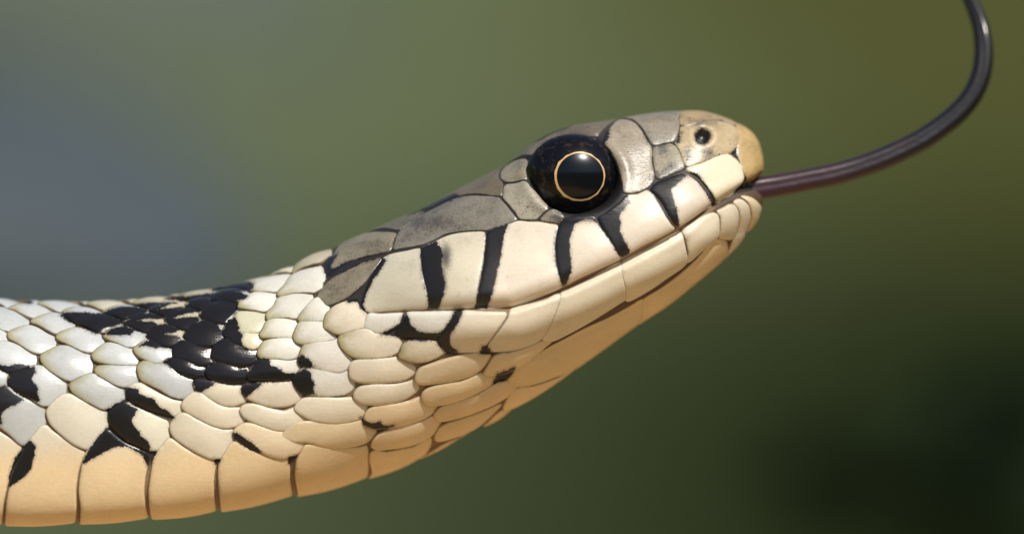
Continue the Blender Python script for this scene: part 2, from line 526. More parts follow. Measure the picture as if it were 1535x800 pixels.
# --- head shields
S('rostral_shield','head',(0.56,0.385,0.155),'P',[(1106,184),(1120,192),(1135,209),(1142,228),(1141,243),(1133,258),(1122,273),(1113,279),(1115,262),(1110,246),(1106,235),(1105,225),(1108,207),(1106.5,197),(1103,190)],1)
S('nasal_shield','head',SNOUT,'ZC',[(408,165),(470,158),(540,134),(640,132),(730,168),(745,200),(742,240),(724,300),(690,317),(620,336),(540,370),(438,402),(424,382),(400,310),(370,262),(398,215)])
S('internasal_shield','head',(0.46,0.33,0.17),'ZC',[(405,90),(418,62),(560,74),(680,105),(738,140),(728,158),(640,124),(560,124),(470,148),(408,157),(398,130)])
S('prefrontal_shield','head',(0.33,0.28,0.20),'ZB',[(606,72),(685,88),(735,133),(765,185),(798,234),(850,222),(912,209),(940,158),(948,100),(962,30),(800,38),(680,60)])
S('preocular_shield','head',(0.38,0.315,0.22),'ZB',[(598,84),(668,94),(716,138),(750,197),(784,250),(784,330),(798,400),(794,442),(765,480),(708,510),(650,519),(622,514),(618,470),(604,400),(584,340),(546,270),(506,222),(522,162),(560,112)])
S('loreal_shield','head',LOREAL,'ZB',[(804,247),(850,236),(908,226),(936,252),(965,310),(980,358),(958,380),(898,405),(824,434),(812,400),(799,330),(798,272)])
S('supraocular_shield','head',BROWN,'P',[(762,245),(776,237.5),(797,233),(808,219),(827,208.5),(855,203.5),(880,206),(894,204.5),(904,195.5),(918,184.5),(926,179),(900,184),(855,192.5),(830,201.5),(805,214.5),(780,230.5)])
S('parietal_shield','head',(0.19,0.15,0.09),'ZA',[(600,310),(595,350),(618,390),(604,451),(560,456),(500,448),(430,446),(360,458),(290,481),(230,508),(180,531),(110,546),(60,552),(150,515),(300,430),(450,345),(560,300),(625,272)])
S('postocular_shield','head',LOREAL,'ZA',[(644,277),(682,254),(757,242),(766,262),(757,310),(755,355),(700,370),(642,375),(614,362),(603,340),(614,307)])
S('postocular_shield','head',(0.45,0.39,0.28),'ZA',[(634,394),(700,383),(756,373),(788,412),(838,464),(880,512),(884,534),(856,558),(831,583),(816,596),(770,599),(717,593),(694,560),(654,510),(619,470),(619,432)])
S('subocular_shield','head',(0.38,0.33,0.24),'ZA',[(898,545),(930,540),(970,563),(980,587),(958,620),(900,613),(840,602),(860,575)])
S('temporal_shield','head',(0.25,0.22,0.165),'P',[(748,297),(754,303),(764,315),(771,324),(774.5,329),(765,334.5),(750,340),(737,343),(730,345.5),(707,346),(685,348),(667,351.5),(650,360),(635,366.5),(620,370),(591,374.5),(589.5,374),(592.5,365),(597.5,350.5),(611,338.5),(621,331),(641,319),(653,313),(670,304),(686,298),(707,294.7),(725,295)])
S('temporal_shield','head',TEMP,'Z7',[(160,332),(232,254),(300,221),(370,201),(450,196),(536,203),(526,236),(506,288),(478,311),(400,331),(320,352),(240,396),(172,436),(128,450),(114,400),(133,350)])
S('temporal_shield','head',TEMP,'Z7',[(64,580),(94,533),(154,473),(233,424),(330,375),(420,349),(446,350),(428,382),(388,440),(346,498),(298,543),(240,587),(180,616),(131,631),(93,617)])
S('occipital_scale','head',(0.22,0.19,0.12),'Z7',[(366,180),(450,150),(620,76),(700,72),(648,113),(598,147),(545,181),(500,176),(440,174)])
# --- upper lip
S('supralabial_shield','lab',(0.66,0.60,0.46),'Z7',[(468,344),(520,325),(600,309),(678,294),(685,330),(685,400),(700,480),(720,560),(730,618),(712,646),(640,653),(540,660),(440,667),(362,667),(329,638),(339,590),(363,522),(403,433),(442,379)])
S('supralabial_shield','lab',(0.72,0.64,0.48),'Z7',[(694,292),(760,259),(830,225),(900,205),(1000,195),(1066,199),(1065,260),(1055,350),(1040,440),(1020,530),(1010,618),(1005,641),(900,650),(800,653),(740,650),(730,600),(720,540),(705,460),(692,380)])
S('supralabial_shield','lab',CREAM,'Z8',[(208,116),(260,90),(330,70),(390,50),(450,55),(510,55),(580,67),(625,77),(616,130),(607,200),(615,290),(630,370),(650,423),(645,440),(598,465),(500,505),(400,540),(300,559),(200,567),(140,565),(145,500),(165,400),(190,300),(200,200)])
S('supralabial_shield','lab',CREAM,'Z8',[(636,78),(662,44),(700,27),(760,13),(830,13),(858,38),(881,87),(916,137),(956,192),(981,242),(994,272),(938,300),(858,335),(758,380),(675,424),(659,423),(639,370),(622,290),(614,200),(622,130)])
S('supralabial_shield','lab',CREAM,'P',[(898.5,328),(906,323),(918.5,313.5),(930.5,304),(938,296),(944,293.5),(958,292),(971.5,286),(974.5,287),(984,303),(994,321),(1003.5,335.5),(1009,343.5),(986,356),(961,368.5),(940.5,380.5),(931,385.5),(926.5,379.5),(919.5,366),(909.5,350)])
S('supralabial_shield','lab',CREAM,'ZC',[(226,538),(262,502),(332,472),(420,446),(488,486),(536,544),(579,612),(583,636),(515,675),(447,719),(387,757),(376,745),(336,687),(296,617),(256,567)])
S('supralabial_shield','lab',(0.84,0.73,0.53),'ZC',[(446,414),(542,383),(620,347),(688,333),(726,349),(754,392),(768,440),(768,488),(748,516),(697,565),(637,600),(606,618),(600,588),(566,528),(514,466),(446,428)])
# --- lower lip
S('mental_shield','lab',(0.84,0.70,0.45),'ZD',[(850,143),(890,141),(938,168),(959,196),(953,240),(920,300),(880,352),(868,372),(876,345),(894,300),(904,250),(899,208),(883,172)],2)
S('infralabial_shield','lab',LOWER,'ZD',[(804,179),(840,154),(878,184),(890,222),(890,270),(872,330),(838,400),(790,480),(762,508),(748,512),(760,480),(785,420),(820,340),(835,270),(829,215)])
S('infralabial_shield','lab',LOWER,'ZD',[(704,228),(742,205),(793,185),(815,212),(823,260),(810,333),(786,390),(760,395),(717,387),(710,376),(720,320),(720,260)])
S('infralabial_shield','lab',LOWER,'ZD',[(494,330),(560,291),(630,252),(678,236),(700,249),(707,300),(700,378),(657,417),(598,470),(522,532),(528,470),(514,392)])
S('infralabial_shield','lab',LOWER,'ZD',[(134,526),(200,488),(300,438),(400,378),(467,342),(485,372),(505,450),(507,544),(400,622),(290,697),(166,763),(156,715),(140,640),(130,570)])
S('infralabial_shield','lab',LOWER,'Z8',[(998,292),(900,338),(800,398),(700,448),(648,469),(636,540),(606,620),(566,700),(534,752),(560,760),(600,760),(700,711),(850,626),(1000,532),(1033,510),(1010,380)])
S('infralabial_shield','lab',LOWER,'P',[(837.5,440),(820,449.5),(792,457),(768.5,462),(761.5,478),(748.5,496),(736.5,511),(730,522),(736,525.5),(760,525.5),(790,518.5),(810,508),(819,495),(829,475),(836,455)])
S('infralabial_shield','lab',FLANK,'Z5',[(905,185),(1050,190),(1190,195),(1190,215),(1136,298),(1076,376),(1046,420),(960,427),(862,423),(804,383),(790,352),(834,292),(874,237)])
S('infralabial_shield','lab',NECK,'Z5',[(603,196),(700,191),(882,190),(866,230),(826,288),(776,341),(700,346),(600,341),(536,323),(564,282),(594,242)])
S('infralabial_shield','lab',NECK,'Z5',[(372,205),(450,205),(588,200),(586,237),(552,275),(500,298),(430,318),(354,297),(348,270)])
# --- chin and throat
S('chin_shield','chin',PEACH,'P',[(765,567),(771,555),(787,543),(807,530),(825,519),(845,508.5),(880,490.5),(915,474.5),(950,455.5),(961,449),(961.5,462),(957,478),(950,489),(930,508),(900,530),(872,546),(860,552),(836,561),(810,570.5),(780,576.5),(767,573)])
S('chin_shield','chin',PEACH,'P',[(966,447),(990,432),(1025,406.5),(1050,383),(1070,360),(1079,358),(1086,362),(1088,376),(1085,390),(1090,391),(1050,421),(1005,458),(975,480),(960,488),(965,470)])
S('gular_scale','chin',PEACH,'P',[(757,610),(763,596),(776,582),(800,578),(832,567),(858,554),(845,572),(815,592),(785,607),(762,612)])
S('gular_scale','low',(0.84,0.66,0.42),'W1',[(30,384),(64,324),(114,255),(200,240),(330,206),(450,161),(525,163),(475,203),(396,262),(297,325),(227,369),(140,394),(52,399)])
S('gular_scale','low',(0.84,0.64,0.39),'P',[(651,620),(661,608),(690,598.5),(720,586.5),(737,576.5),(750,572),(762,576),(774,580),(767,588),(756,595.5),(735,605.5),(700,618.5),(675,625.5),(660,627.5)])
S('gular_scale','low',(0.84,0.64,0.38),'P',[(652,652),(661,636.5),(685,627.5),(720,616.5),(749,606.5),(746,611),(724,629.5),(709,640),(685,649.5),(660,657)])
# --- flank rows under the jaw
S('neck_scale','body',FLANK,'Z5',[(109,280),(123,212),(192,154),(298,124),(327,171),(351,211),(337,281),(280,301),(190,320),(132,297)])
S('neck_scale','body',FLANK,'Z5',[(199,345),(252,319),(330,304),(400,329),(508,334),(556,352),(565,390),(527,436),(450,457),(300,460),(242,432),(204,388)])
S('neck_scale','body',FLANK,'Z5',[(564,430),(583,383),(641,364),(749,376),(798,403),(818,428),(769,461),(680,483),(601,476),(554,453)])
S('neck_scale','low',FLANK,'Z5',[(268,500),(312,479),(420,474),(529,474),(588,498),(630,531),(625,568),(569,596),(450,605),(331,606),(268,583),(259,540)])
S('neck_scale','low',(0.84,0.69,0.47),'Z5',[(658,560),(682,523),(760,494),(860,464),(940,444),(1055,439),(1090,449),(1046,517),(998,556),(900,586),(780,606),(692,615),(654,598)])
S('neck_scale','low',FLANK,'Z5',[(284,680),(312,644),(390,629),(500,629),(600,614),(632,606),(650,641),(645,668),(588,706),(480,730),(372,735),(303,717)])
S('neck_scale','low',(0.84,0.66,0.42),'Z5',[(689,690),(722,644),(830,614),(920,599),(1000,569),(1060,564),(1132,577),(1124,607),(1038,656),(920,705),(800,735),(722,735)])
S('neck_scale','low',(0.84,0.66,0.43),'Z6',[(345,260),(363,218),(402,194),(500,184),(600,169),(668,150),(698,184),(762,198),(754,232),(688,266),(600,291),(480,315),(402,315),(355,292)])
S('neck_scale','low',(0.84,0.65,0.41),'Z6',[(389,415),(432,354),(560,314),(680,284),(757,259),(780,291),(765,338),(718,381),(619,416),(500,435),(422,440)])
S('neck_scale','low',(0.84,0.67,0.43),'Z6',[(-150,380),(-110,320),(-60,293),(60,289),(200,299),(300,289),(338,304),(395,341),(385,378),(348,411),(240,431),(100,426),(0,401),(-90,400)])
S('neck_scale','low',FLANK,'Z4',[(497,78),(600,59),(700,56),(802,54),(808,105),(842,150),(798,178),(740,192),(650,190),(562,161),(519,137),(500,110)])
S('neck_scale','low',FLANK,'Z4',[(209,42),(290,49),(400,72),(491,82),(486,120),(506,151),(478,176),(430,190),(370,183),(302,146),(242,106),(216,88)])
S('neck_scale','low',FLANK,'Z4',[(134,190),(153,154),(211,115),(280,154),(350,194),(440,209),(472,219),(486,260),(494,283),(448,311),(380,320),(301,301),(222,261),(153,222)])
S('neck_scale','low',FLANK,'Z4',[(484,217),(512,189),(560,189),(650,214),(740,229),(798,214),(826,252),(872,285),(847,316),(790,335),(700,335),(601,306),(512,261)])
S('neck_scale','low',FLANK,'Z4',[(810,206),(852,154),(930,144),(1050,154),(1150,159),(1215,190),(1215,258),(1140,281),(1030,290),(921,275),(843,237)])
S('neck_scale','low',FLANK,'Z4',[(65,320),(93,264),(131,240),(200,274),(300,319),(380,339),(425,348),(425,400),(396,448),(368,495),(320,505),(241,476),(152,426),(84,373)])
S('neck_scale','low',(0.84,0.69,0.47),'Z4',[(445,346),(492,305),(540,304),(640,334),(750,354),(817,345),(846,381),(873,410),(847,456),(780,490),(700,495),(601,461),(502,416),(454,388)])
# --- back rows, far left to neck
S('dorsal_scale','body',PALE,'Y1',[(-220,200),(-140,140),(0,108),(100,113),(195,135),(214,160),(150,200),(100,225),(60,210),(-20,180),(-120,215)])
S('dorsal_scale','body',PALE,'Y1',[(215,122),(300,108),(450,106),(600,122),(634,140),(550,148),(450,165),(420,190),(345,157)])
S('dorsal_scale','body',PALE,'Y1',[(106,250),(162,219),(260,190),(400,195),(520,234),(632,282),(630,292),(518,311),(450,340),(372,345),(262,306),(173,262)])
S('dorsal_scale','body',PALE,'Y1',[(457,195),(541,165),(680,160),(850,175),(952,207),(950,221),(860,226),(768,251),(718,280),(642,256),(543,222)])
S('dorsal_scale','body',(0.66,0.62,0.46),'P',[(98.5,453),(106,451),(125,450),(144,451),(149,453),(139,455.5),(130,459),(120,456.5),(110,454.5)])
S('dorsal_scale','body',(0.66,0.60,0.45),'Y2',[(86,200),(152,174),(270,160),(400,160),(520,179),(592,197),(590,203),(500,211),(400,221),(320,255),(290,264),(202,236),(133,212)])
S('dorsal_scale','body',(0.62,0.54,0.38),'Y2',[(416,140),(480,112),(600,100),(800,105),(814,125),(738,141),(678,166),(620,175),(542,151)])
S('dorsal_scale','body',(0.60,0.54,0.38),'Y2',[(648,185),(703,153),(800,124),(950,108),(1100,115),(1158,135),(1146,146),(1050,146),(958,166),(878,196),(830,219),(752,206)])
S('dorsal_scale','body',(0.58,0.50,0.34),'Y3',[(14,213),(62,195),(200,158),(340,148),(374,160),(300,180),(198,220),(100,221)])
S('dorsal_scale','body',(0.58,0.51,0.35),'Y3',[(227,229),(303,193),(420,158),(560,130),(720,118),(744,135),(648,161),(606,196),(518,220),(400,240),(302,240)])
S('dorsal_scale','body',(0.6,0.5,0.36),'Y3',[(640,106),(720,78),(850,46),(1000,36),(1102,60),(1094,88),(1056,105),(950,115),(820,120),(760,116)])
S('dorsal_scale','body',PALE,'Y1',[(-260,350),(-180,290),(-90,240),(0,236),(60,256),(178,289),(276,344),(340,372),(334,408),(287,441),(168,476),(90,500),(0,476),(-130,410)])
S('dorsal_scale','body',PALE,'Y1',[(380,395),(404,374),(502,335),(620,300),(718,314),(827,369),(897,406),(884,427),(797,476),(718,515),(660,529),(562,486),(453,431),(390,413)])
S('dorsal_scale','body',PALE,'P',[(95,470.8),(101,467.4),(112,464.5),(131,465),(147,468.9),(153,471.6),(145,473.4),(130,475.4),(122,479.4),(113,482.7),(103.5,477.5)])
S('dorsal_scale','body',PALE,'P',[(116,485),(121,480),(129,478),(139.5,473.7),(152,473.2),(166.5,476.6),(181,482.3),(183,485),(181,488.5),(170,491.3),(157,495.4),(150,499.2),(139.5,494.4),(127.5,488.5)])
S('dorsal_scale','body',PALE,'Y2',[(288,289),(343,254),(450,220),(600,209),(720,219),(822,247),(814,262),(738,281),(638,306),(548,345),(502,345),(422,311)])
S('dorsal_scale','body',(0.6,0.52,0.36),'P',[(226,467),(232.5,461.6),(250,456.6),(270,453.6),(284,453.4),(280,457.5),(276,459.5),(261.5,463.5),(251.5,473.3),(248,473.3),(238.5,471.4)])
S('dorsal_scale','body',PALE,'Y3',[(317,319),(383,269),(470,239),(578,233),(634,262),(634,277),(587,306),(528,350),(422,345)])
S('dorsal_scale','body',PALE,'Y3',[(627,218),(654,169),(750,144),(880,130),(1036,144),(1062,180),(1034,226),(960,236),(926,260),(800,257),(700,263),(654,260)])
S('dorsal_scale','body',PALE,'Y1',[(-200,590),(-140,530),(-60,490),(0,502),(46,541),(55,590),(36,636),(0,655),(-100,640)])
S('dorsal_scale','body',PALE,'Y1',[(101,555),(124,519),(202,485),(330,450),(418,474),(518,524),(617,574),(662,650),(636,675),(538,725),(460,759),(361,731),(232,656),(125,597)])
S('dorsal_scale','body',PALE,'P',[(85.8,508),(88.5,502.5),(100.3,497.7),(112,494.7),(125,495.7),(137.6,497.6),(148.4,505.4),(155,515),(146.5,520.4),(136.6,527.3),(128,527.8),(115.3,523.4),(100.3,516.4),(89.5,511.5)])
S('dorsal_scale','body',PALE,'Y2',[(291,569),(296,538),(373,485),(451,450),(540,440),(638,470),(737,524),(794,563),(794,592),(718,646),(638,685),(561,685),(451,645),(343,605)])
S('dorsal_scale','body',(0.6,0.54,0.38),'Y2',[(518,410),(563,374),(652,325),(760,290),(859,285),(957,315),(1012,338),(999,388),(956,426),(877,465),(819,504),(741,495),(623,446)])
S('dorsal_scale','body',(0.6,0.54,0.38),'Y3',[(71,469),(114,414),(202,360),(330,340),(438,355),(492,379),(474,450),(482,488),(427,515),(347,565),(308,594),(202,565),(103,516)])
S('dorsal_scale','body',PALE,'Y3',[(487,430),(524,374),(603,315),(701,275),(829,273),(913,294),(904,350),(927,390),(897,436),(797,485),(768,514),(661,509),(562,475)])
S('dorsal_scale','body',PALE,'Y5',[(-260,120),(-150,20),(-60,-40),(0,-54),(100,-35),(238,15),(337,65),(434,105),(434,178),(397,215),(249,275),(120,304),(60,284),(0,245),(-140,200)])
S('dorsal_scale','body',PALE,'Y5',[(496,130),(524,95),(602,55),(700,15),(776,9),(899,50),(998,90),(1063,105),(1073,180),(1093,220),(1088,286),(1036,325),(918,375),(830,399),(741,365),(603,285),(516,198)])
S('dorsal_scale','body',PALE,'Y6',[(151,110),(174,74),(252,15),(330,-25),(478,0),(596,35),(634,72),(673,150),(672,200),(560,212),(420,214),(281,199),(184,166)])
S('dorsal_scale','body',PALE,'Y6',[(652,38),(688,4),(784,-55),(850,-60),(958,-10),(1094,29),(1112,60),(1102,128),(1056,145),(986,190),(900,195),(802,165),(703,116),(656,60)])
S('dorsal_scale','body',(0.62,0.58,0.42),'P',[(223,505),(227,497.5),(235.5,490.7),(245,487.8),(255,489.8),(267,494.7),(279,499.5),(278,507),(274.5,511.4),(264.7,516.4),(258.8,519.2),(245,518.2),(230.5,510.4)])
S('dorsal_scale','body',PALE,'P',[(278.5,505),(282.7,496.5),(292.4,487.7),(305,482.8),(317,484.8),(327,486.8),(336,488.7),(334,497),(336,506),(327.5,513.4),(317,518.2),(302,518.7),(288.4,515.4)])
S('neck_scale','body',(0.72,0.68,0.48),'P',[(337,497),(341,487.6),(350.5,479.7),(355.7,471.7),(365,470.3),(380,470.3),(394.3,470.8),(397,484),(389.5,493.4),(384.6,498.3),(372,499.7),(358,500.7),(345,505.2),(338.7,504.3)])
# cream collar
S('neck_scale','body',(0.80,0.72,0.52),'Y4',[(184,300),(250,263),(400,228),(412,240),(347,291),(280,305),(202,306)])
S('neck_scale','body',(0.80,0.72,0.52),'Y4',[(368,297),(433,233),(560,160),(714,86),(712,102),(645,178),(624,231),(538,246),(430,275)])
S('neck_scale','body',(0.66,0.58,0.40),'Y4',[(646,262),(654,222),(724,114),(780,62),(860,10),(960,-38),(1045,-58),(1095,-20),(1090,20),(1005,85),(957,121),(858,155),(758,195),(690,235)])
S('neck_scale','body',NECK,'Y4',[(50,348),(142,314),(300,322),(420,289),(560,259),(613,268),(586,318),(516,377),(446,465),(350,473),(200,475),(135,465),(108,448),(160,402),(132,372)])
S('neck_scale','body',NECK,'Y4',[(461,518),(475,473),(554,393),(623,295),(740,235),(880,185),(985,155),(1004,211),(1023,280),(975,348),(945,427),(898,465),(760,475),(620,495),(503,529)])
S('neck_scale','body',NECK,'P',[(357.8,460),(360.7,453.4),(370.4,447.6),(382,442.2),(397,441.7),(414,441.7),(415,447),(411.3,454.6),(403.5,464.5),(396.8,467.8),(385,466.8),(368.2,464.8),(359.6,463.3)])
S('neck_scale','body',NECK,'P',[(400.8,476),(402.8,469.5),(412.5,460.6),(417.6,450.6),(430.3,446.7),(447,441.8),(466,441.8),(471,443),(469.3,449.6),(458.4,460.6),(450.3,471.6),(445.4,477.3),(430,476.8),(412,478.2),(402.4,480.2)])
S('neck_scale','body',NECK,'P',[(448,480),(450.8,474.4),(460.5,462.6),(471.2,450.8),(474.8,450.3),(484.6,457.6),(490,460.6),(488.2,470),(486.3,479.4),(475,481.2),(460,481.7),(450.3,482.2)])
S('neck_scale','body',NECK,'Y8',[(246,340),(274,293),(333,195),(441,165),(560,155),(664,155),(683,210),(664,288),(635,355),(539,365),(400,370),(291,374),(255,367)])
S('neck_scale','body',NECK,'Y8',[(656,330),(694,243),(723,205),(850,190),(986,195),(1026,263),(1126,333),(1160,369),(1098,395),(979,420),(850,430),(760,444),(683,426),(651,380)])
S('neck_scale','body',(0.76,0.70,0.50),'P',[(345,508),(350.4,503.7),(362,502.7),(384.3,501.7),(386.3,507.3),(391,515),(387.5,519.3),(379,523.2),(371.2,521.2),(362.2,517.3),(350.3,514.3)])
S('neck_scale','body',NECK,'Y8',[(221,559),(245,493),(293,434),(401,405),(530,390),(625,381),(645,434),(722,464),(713,567),(686,595),(579,624),(450,614),(301,624),(243,606)])
S('neck_scale','body',NECK,'P',[(450,534),(455.6,519.7),(466,516.7),(485,514.7),(503.5,511.3),(507.4,513.5),(516.3,525.4),(525,535),(521.3,549.5),(509.8,556.2),(490,554.2),(470,550.2),(455.5,547.3),(449,542.6)])
S('neck_scale','body',NECK,'P',[(442,565),(445.8,560.5),(453.4,553.8),(470,554.3),(490,556.8),(510,558.8),(521.5,558.8),(529,570),(527,579.6),(519.5,588.2),(500,591.2),(485,591.7),(470,591.2),(455.4,589.2),(446.8,581.5),(442,573.7)])
S('neck_scale','body',NECK,'P',[(372,564),(376.8,555.5),(383.6,544.6),(390.2,540.8),(410,540.2),(432,540.8),(445,538.4),(445.2,545),(449,552.5),(446.2,559.5),(436.7,566.8),(422,569.2),(404,568.7),(385,568.2),(375.5,566.4)])
# black nape patch
S('neck_scale','body',NECK,'Y7',[(171,239),(176,173),(233,125),(300,105),(399,135),(518,170),(603,190),(594,270),(594,346),(538,379),(461,369),(352,339),(242,309),(184,286)])
S('neck_scale','body',NECK,'Y7',[(631,279),(645,193),(703,125),(780,86),(837,115),(947,185),(1058,206),(1158,210),(1144,269),(1125,336),(1038,374),(920,374),(802,354),(693,314)])
S('neck_scale','body',NECK,'Y7',[(117,359),(152,315),(239,325),(348,365),(418,400),(542,415),(525,470),(550,506),(479,514),(371,509),(263,484),(174,427)])
S('neck_scale','body',NECK,'Y7',[(562,459),(584,404),(651,360),(749,375),(859,405),(959,420),(1058,425),(1034,490),(1043,556),(959,579),(850,584),(722,564),(613,525)])
# lower left flank
S('dorsal_scale','body',PALE,'Y5',[(107,400),(135,335),(252,296),(351,256),(430,237),(518,256),(648,336),(758,406),(802,433),(783,500),(792,537),(716,585),(617,645),(540,693),(473,674),(353,594),(203,514),(126,457)])
S('dorsal_scale','body',PALE,'Y5',[(-200,400),(-150,330),(-60,290),(0,297),(58,326),(83,362),(74,438),(37,474),(-20,474),(-120,460)])
S('dorsal_scale','body',PALE,'P',[(106,580),(107,575.4),(116.4,569.7),(128.2,564.8),(137,562.4),(144.6,566.7),(160.6,573.3),(175.6,580.7),(184.6,584.6),(186,592),(186,598.5),(175.5,604.2),(159.7,611.2),(152.3,611.1),(132.4,601.7),(120.5,595.2),(110.8,588.4)])
S('dorsal_scale','body',PALE,'Y6',[(187,290),(214,252),(330,242),(450,244),(600,237),(663,242),(653,320),(691,408),(617,444),(530,473),(421,444),(303,384),(206,327)])
S('dorsal_scale','body',PALE,'P',[(207,554),(210.6,546.6),(217.7,543.8),(232,547.8),(249.7,548.3),(258.5,556.6),(274.6,565.7),(289.4,574.2),(293,585),(283.4,593.2),(274.6,596.2),(258.3,593.2),(240.4,583.3),(225.4,576.3),(212.6,569.4)])
S('flank_scale','low',PALE,'P',[(-34,610),(-24,592),(-5,584),(7,580.5),(20,589),(36,598),(50,604),(61,610.5),(61,624),(64,633),(55,644.5),(45.5,655),(36,665),(28.5,662),(15.5,650),(0,638),(-20,626)])
S('flank_scale','low',(0.80,0.74,0.60),'W2',[(476,200),(486,153),(562,65),(660,11),(758,46),(898,106),(997,156),(1043,192),(1033,270),(1058,330),(1035,397),(976,475),(909,549),(861,544),(742,494),(622,404),(514,297)])
S('flank_scale','low',(0.82,0.76,0.60),'W3',[(97,289),(106,243),(173,195),(240,157),(299,186),(398,231),(528,296),(652,359),(642,430),(662,488),(615,577),(568,628),(501,623),(382,573),(252,503),(134,397)])
S('flank_scale','low',(0.82,0.76,0.60),'P',[(191,590),(192,583.5),(199.3,577.8),(207,576),(219.7,582.8),(238.7,592.8),(256.7,599.8),(267,602.6),(268,610),(269.8,618.6),(265.5,623),(258.2,622.1),(240.4,616),(218.4,610),(202.5,603),(193,595.5)])
# --- belly scutes (they wrap under the belly)
S('ventral_scute','scute',PEACH,'P',[(-95,690),(-70,655),(-45,640),(-20,640),(0,651),(15,660),(31,671.5),(28,681),(16,700),(7,730),(1,760),(0,795),(-92,795),(-92,740)],2)
S('ventral_scute','scute',PEACH,'P',[(46,663),(53,654),(66,640),(78,648.5),(96,660.5),(114,672.5),(127,679.5),(124.5,685),(116,700),(111,730),(111,760),(108,795),(14,795),(13,760),(17,735),(22.5,715),(32,690)],2)
S('ventral_scute','scute',PEACH,'P',[(128,690),(132.5,679),(141,671),(152.5,656.5),(161,647),(170,654),(185,665.5),(200,672.5),(214,677.5),(220.5,680),(220,691),(215,712),(213,740),(218,772),(219,790),(124,795),(125,760),(122,735),(125,708)],2)
S('ventral_scute','scute',PEACH,'P',[(234,683),(246,669.5),(253.5,660),(262,664),(275,673.5),(295,683.5),(315,688.5),(323.5,691),(319.5,702),(317.5,720),(318,745),(322,772),(323,790),(234,795),(230,770),(226.5,740),(229,715),(232,697)],2)
S('ventral_scute','scute',PEACH,'P',[(332,694),(341.5,676.5),(351,665),(360,669),(375,677),(395,684),(415,689),(430.5,688),(431.5,702),(431.5,720),(435,743),(438,765),(438,780),(340,790),(336,768),(333,745),(330.5,715)],2)
S('ventral_scute','scute',PEACH,'P',[(447,690),(453.5,676.5),(459,667.5),(490,668.5),(520,671.5),(540,671.5),(547.5,669),(549.5,682),(549,700),(550,720),(552,745),(453,765),(450,735),(445.5,710)],2)
S('ventral_scute','scute',PEACH,'P',[(559.5,674),(575,676.5),(600,672.5),(620,668.5),(639,659),(644,657.5),(642.5,668),(634,685),(628,705),(565,735),(561,703),(557.5,687)],2)
S('ventral_scute','scute',PEACH,'P',[(649,672),(668,661),(690,652.5),(704,643.5),(710,645),(700,660),(670,685),(650,700),(640,702)],2)
S('ventral_scute','scute',PEACH,'P',[(714,640.5),(726,632.5),(741,621),(752.5,613.5),(766,612),(760,625),(735,645),(716,656)],2)

# --- black pigment (outlines in the photograph's frame)
PG = []
def G(win, pts, grow=0.8): PG.append((np.array(w(win, pts)), grow))
G('ZB',[(460,195),(500,160),(535,140),(532,180),(508,215),(480,225)])
G('Z7',[(600,90),(700,42),(800,0),(880,-16),(862,2),(740,52),(640,80)])
G('ZA',[(60,560),(110,530),(200,495),(330,440),(360,455),(290,478),(200,525),(110,552)])
G('Z7',[(98,400),(118,352),(180,322),(152,370),(137,413),(170,409),(230,374),(300,350),(350,338),(470,316),(478,330),(330,375),(220,430),(122,466)])
G('Z7',[(448,342),(474,362),(434,420),(394,480),(354,560),(334,620),(352,675),(318,642),(302,600),(330,545),(380,450),(430,380)])
G('Z7',[(245,595),(310,530),(334,516),(325,570),(300,606),(240,612)])
G('Z7',[(684,286),(740,262),(775,250),(812,310),(806,380),(812,440),(826,500),(820,560),(802,610),(790,652),(730,652),(726,590),(711,520),(690,450),(684,370)])
G('Z8',[(196,108),(260,82),(322,66),(302,130),(287,210),(272,300),(252,380),(237,460),(212,530),(200,566),(132,566),(146,480),(160,400),(180,300),(190,200)])
G('Z8',[(630,72),(660,30),(720,0),(880,-8),(884,22),(850,42),(800,26),(760,42),(722,66),(704,120),(692,180),(697,250),(707,330),(692,380),(670,430),(650,430),(630,365),(606,280),(604,200),(612,130)])
G('Z8',[(850,50),(880,10),(985,0),(1002,60),(992,95),(1022,165),(1052,220),(1052,245),(1008,266),(975,225),(950,180),(910,120)])
G('ZB',[(460,660),(540,600),(640,535),(652,570),(622,606),(592,648),(565,700),(520,720)])
G('ZC',[(208,540),(245,494),(320,464),(410,440),(440,452),(402,476),(382,500),(342,530),(352,580),(372,640),(382,700),(390,760),(360,745),(325,680),(285,610),(248,572)])
G('ZC',[(455,432),(500,438),(542,498),(582,548),(613,600),(600,630),(575,590),(540,530),(495,470)])
G('P',[(p_[0],p_[1]) for p_ in [(1053+11.5*math.cos(a*math.pi/6),205+11.5*math.sin(a*math.pi/6)) for a in range(12)]])
G('ZC',[(375,250),(395,215),(410,190),(402,230),(385,262)])
G('ZC',[(440,345),(465,330),(478,355),(460,385),(440,375)], -2.2)
G('ZC',[(560,320),(600,265),(612,262),(590,300),(610,325),(575,335)], -2.2)
G('ZC',[(700,318),(735,290),(748,340),(730,345)])
G('ZC',[(280,415),(350,370),(365,400),(320,420),(300,440)], -2.2)
G('ZC',[(250,320),(290,275),(325,275),(320,290),(280,300)], -2.2)
G('Z5',[(890,176),(938,176),(912,240),(882,290),(857,330),(857,390),(908,430),(840,438),(795,392),(774,350),(826,288),(866,228)])
G('Z5',[(584,186),(605,215),(620,270),(670,305),(740,320),(806,312),(780,358),(700,360),(600,356),(515,326),(436,330),(500,292),(560,260)])
G('Z5',[(1050,395),(1085,395),(1110,440),(1040,440)])
G('W1',[(95,470),(130,400),(200,375),(260,350),(240,400),(180,450)])
G('Z6',[(322,260),(345,280),(400,300),(435,285),(460,315),(530,308),(470,328),(400,330),(345,308)])
G('Z4',[(434,355),(470,362),(540,408),(572,438),(608,470),(560,462),(478,414),(446,390)])
G('Z4',[(490,72),(560,54),(622,52),(562,98),(512,140),(488,115)])
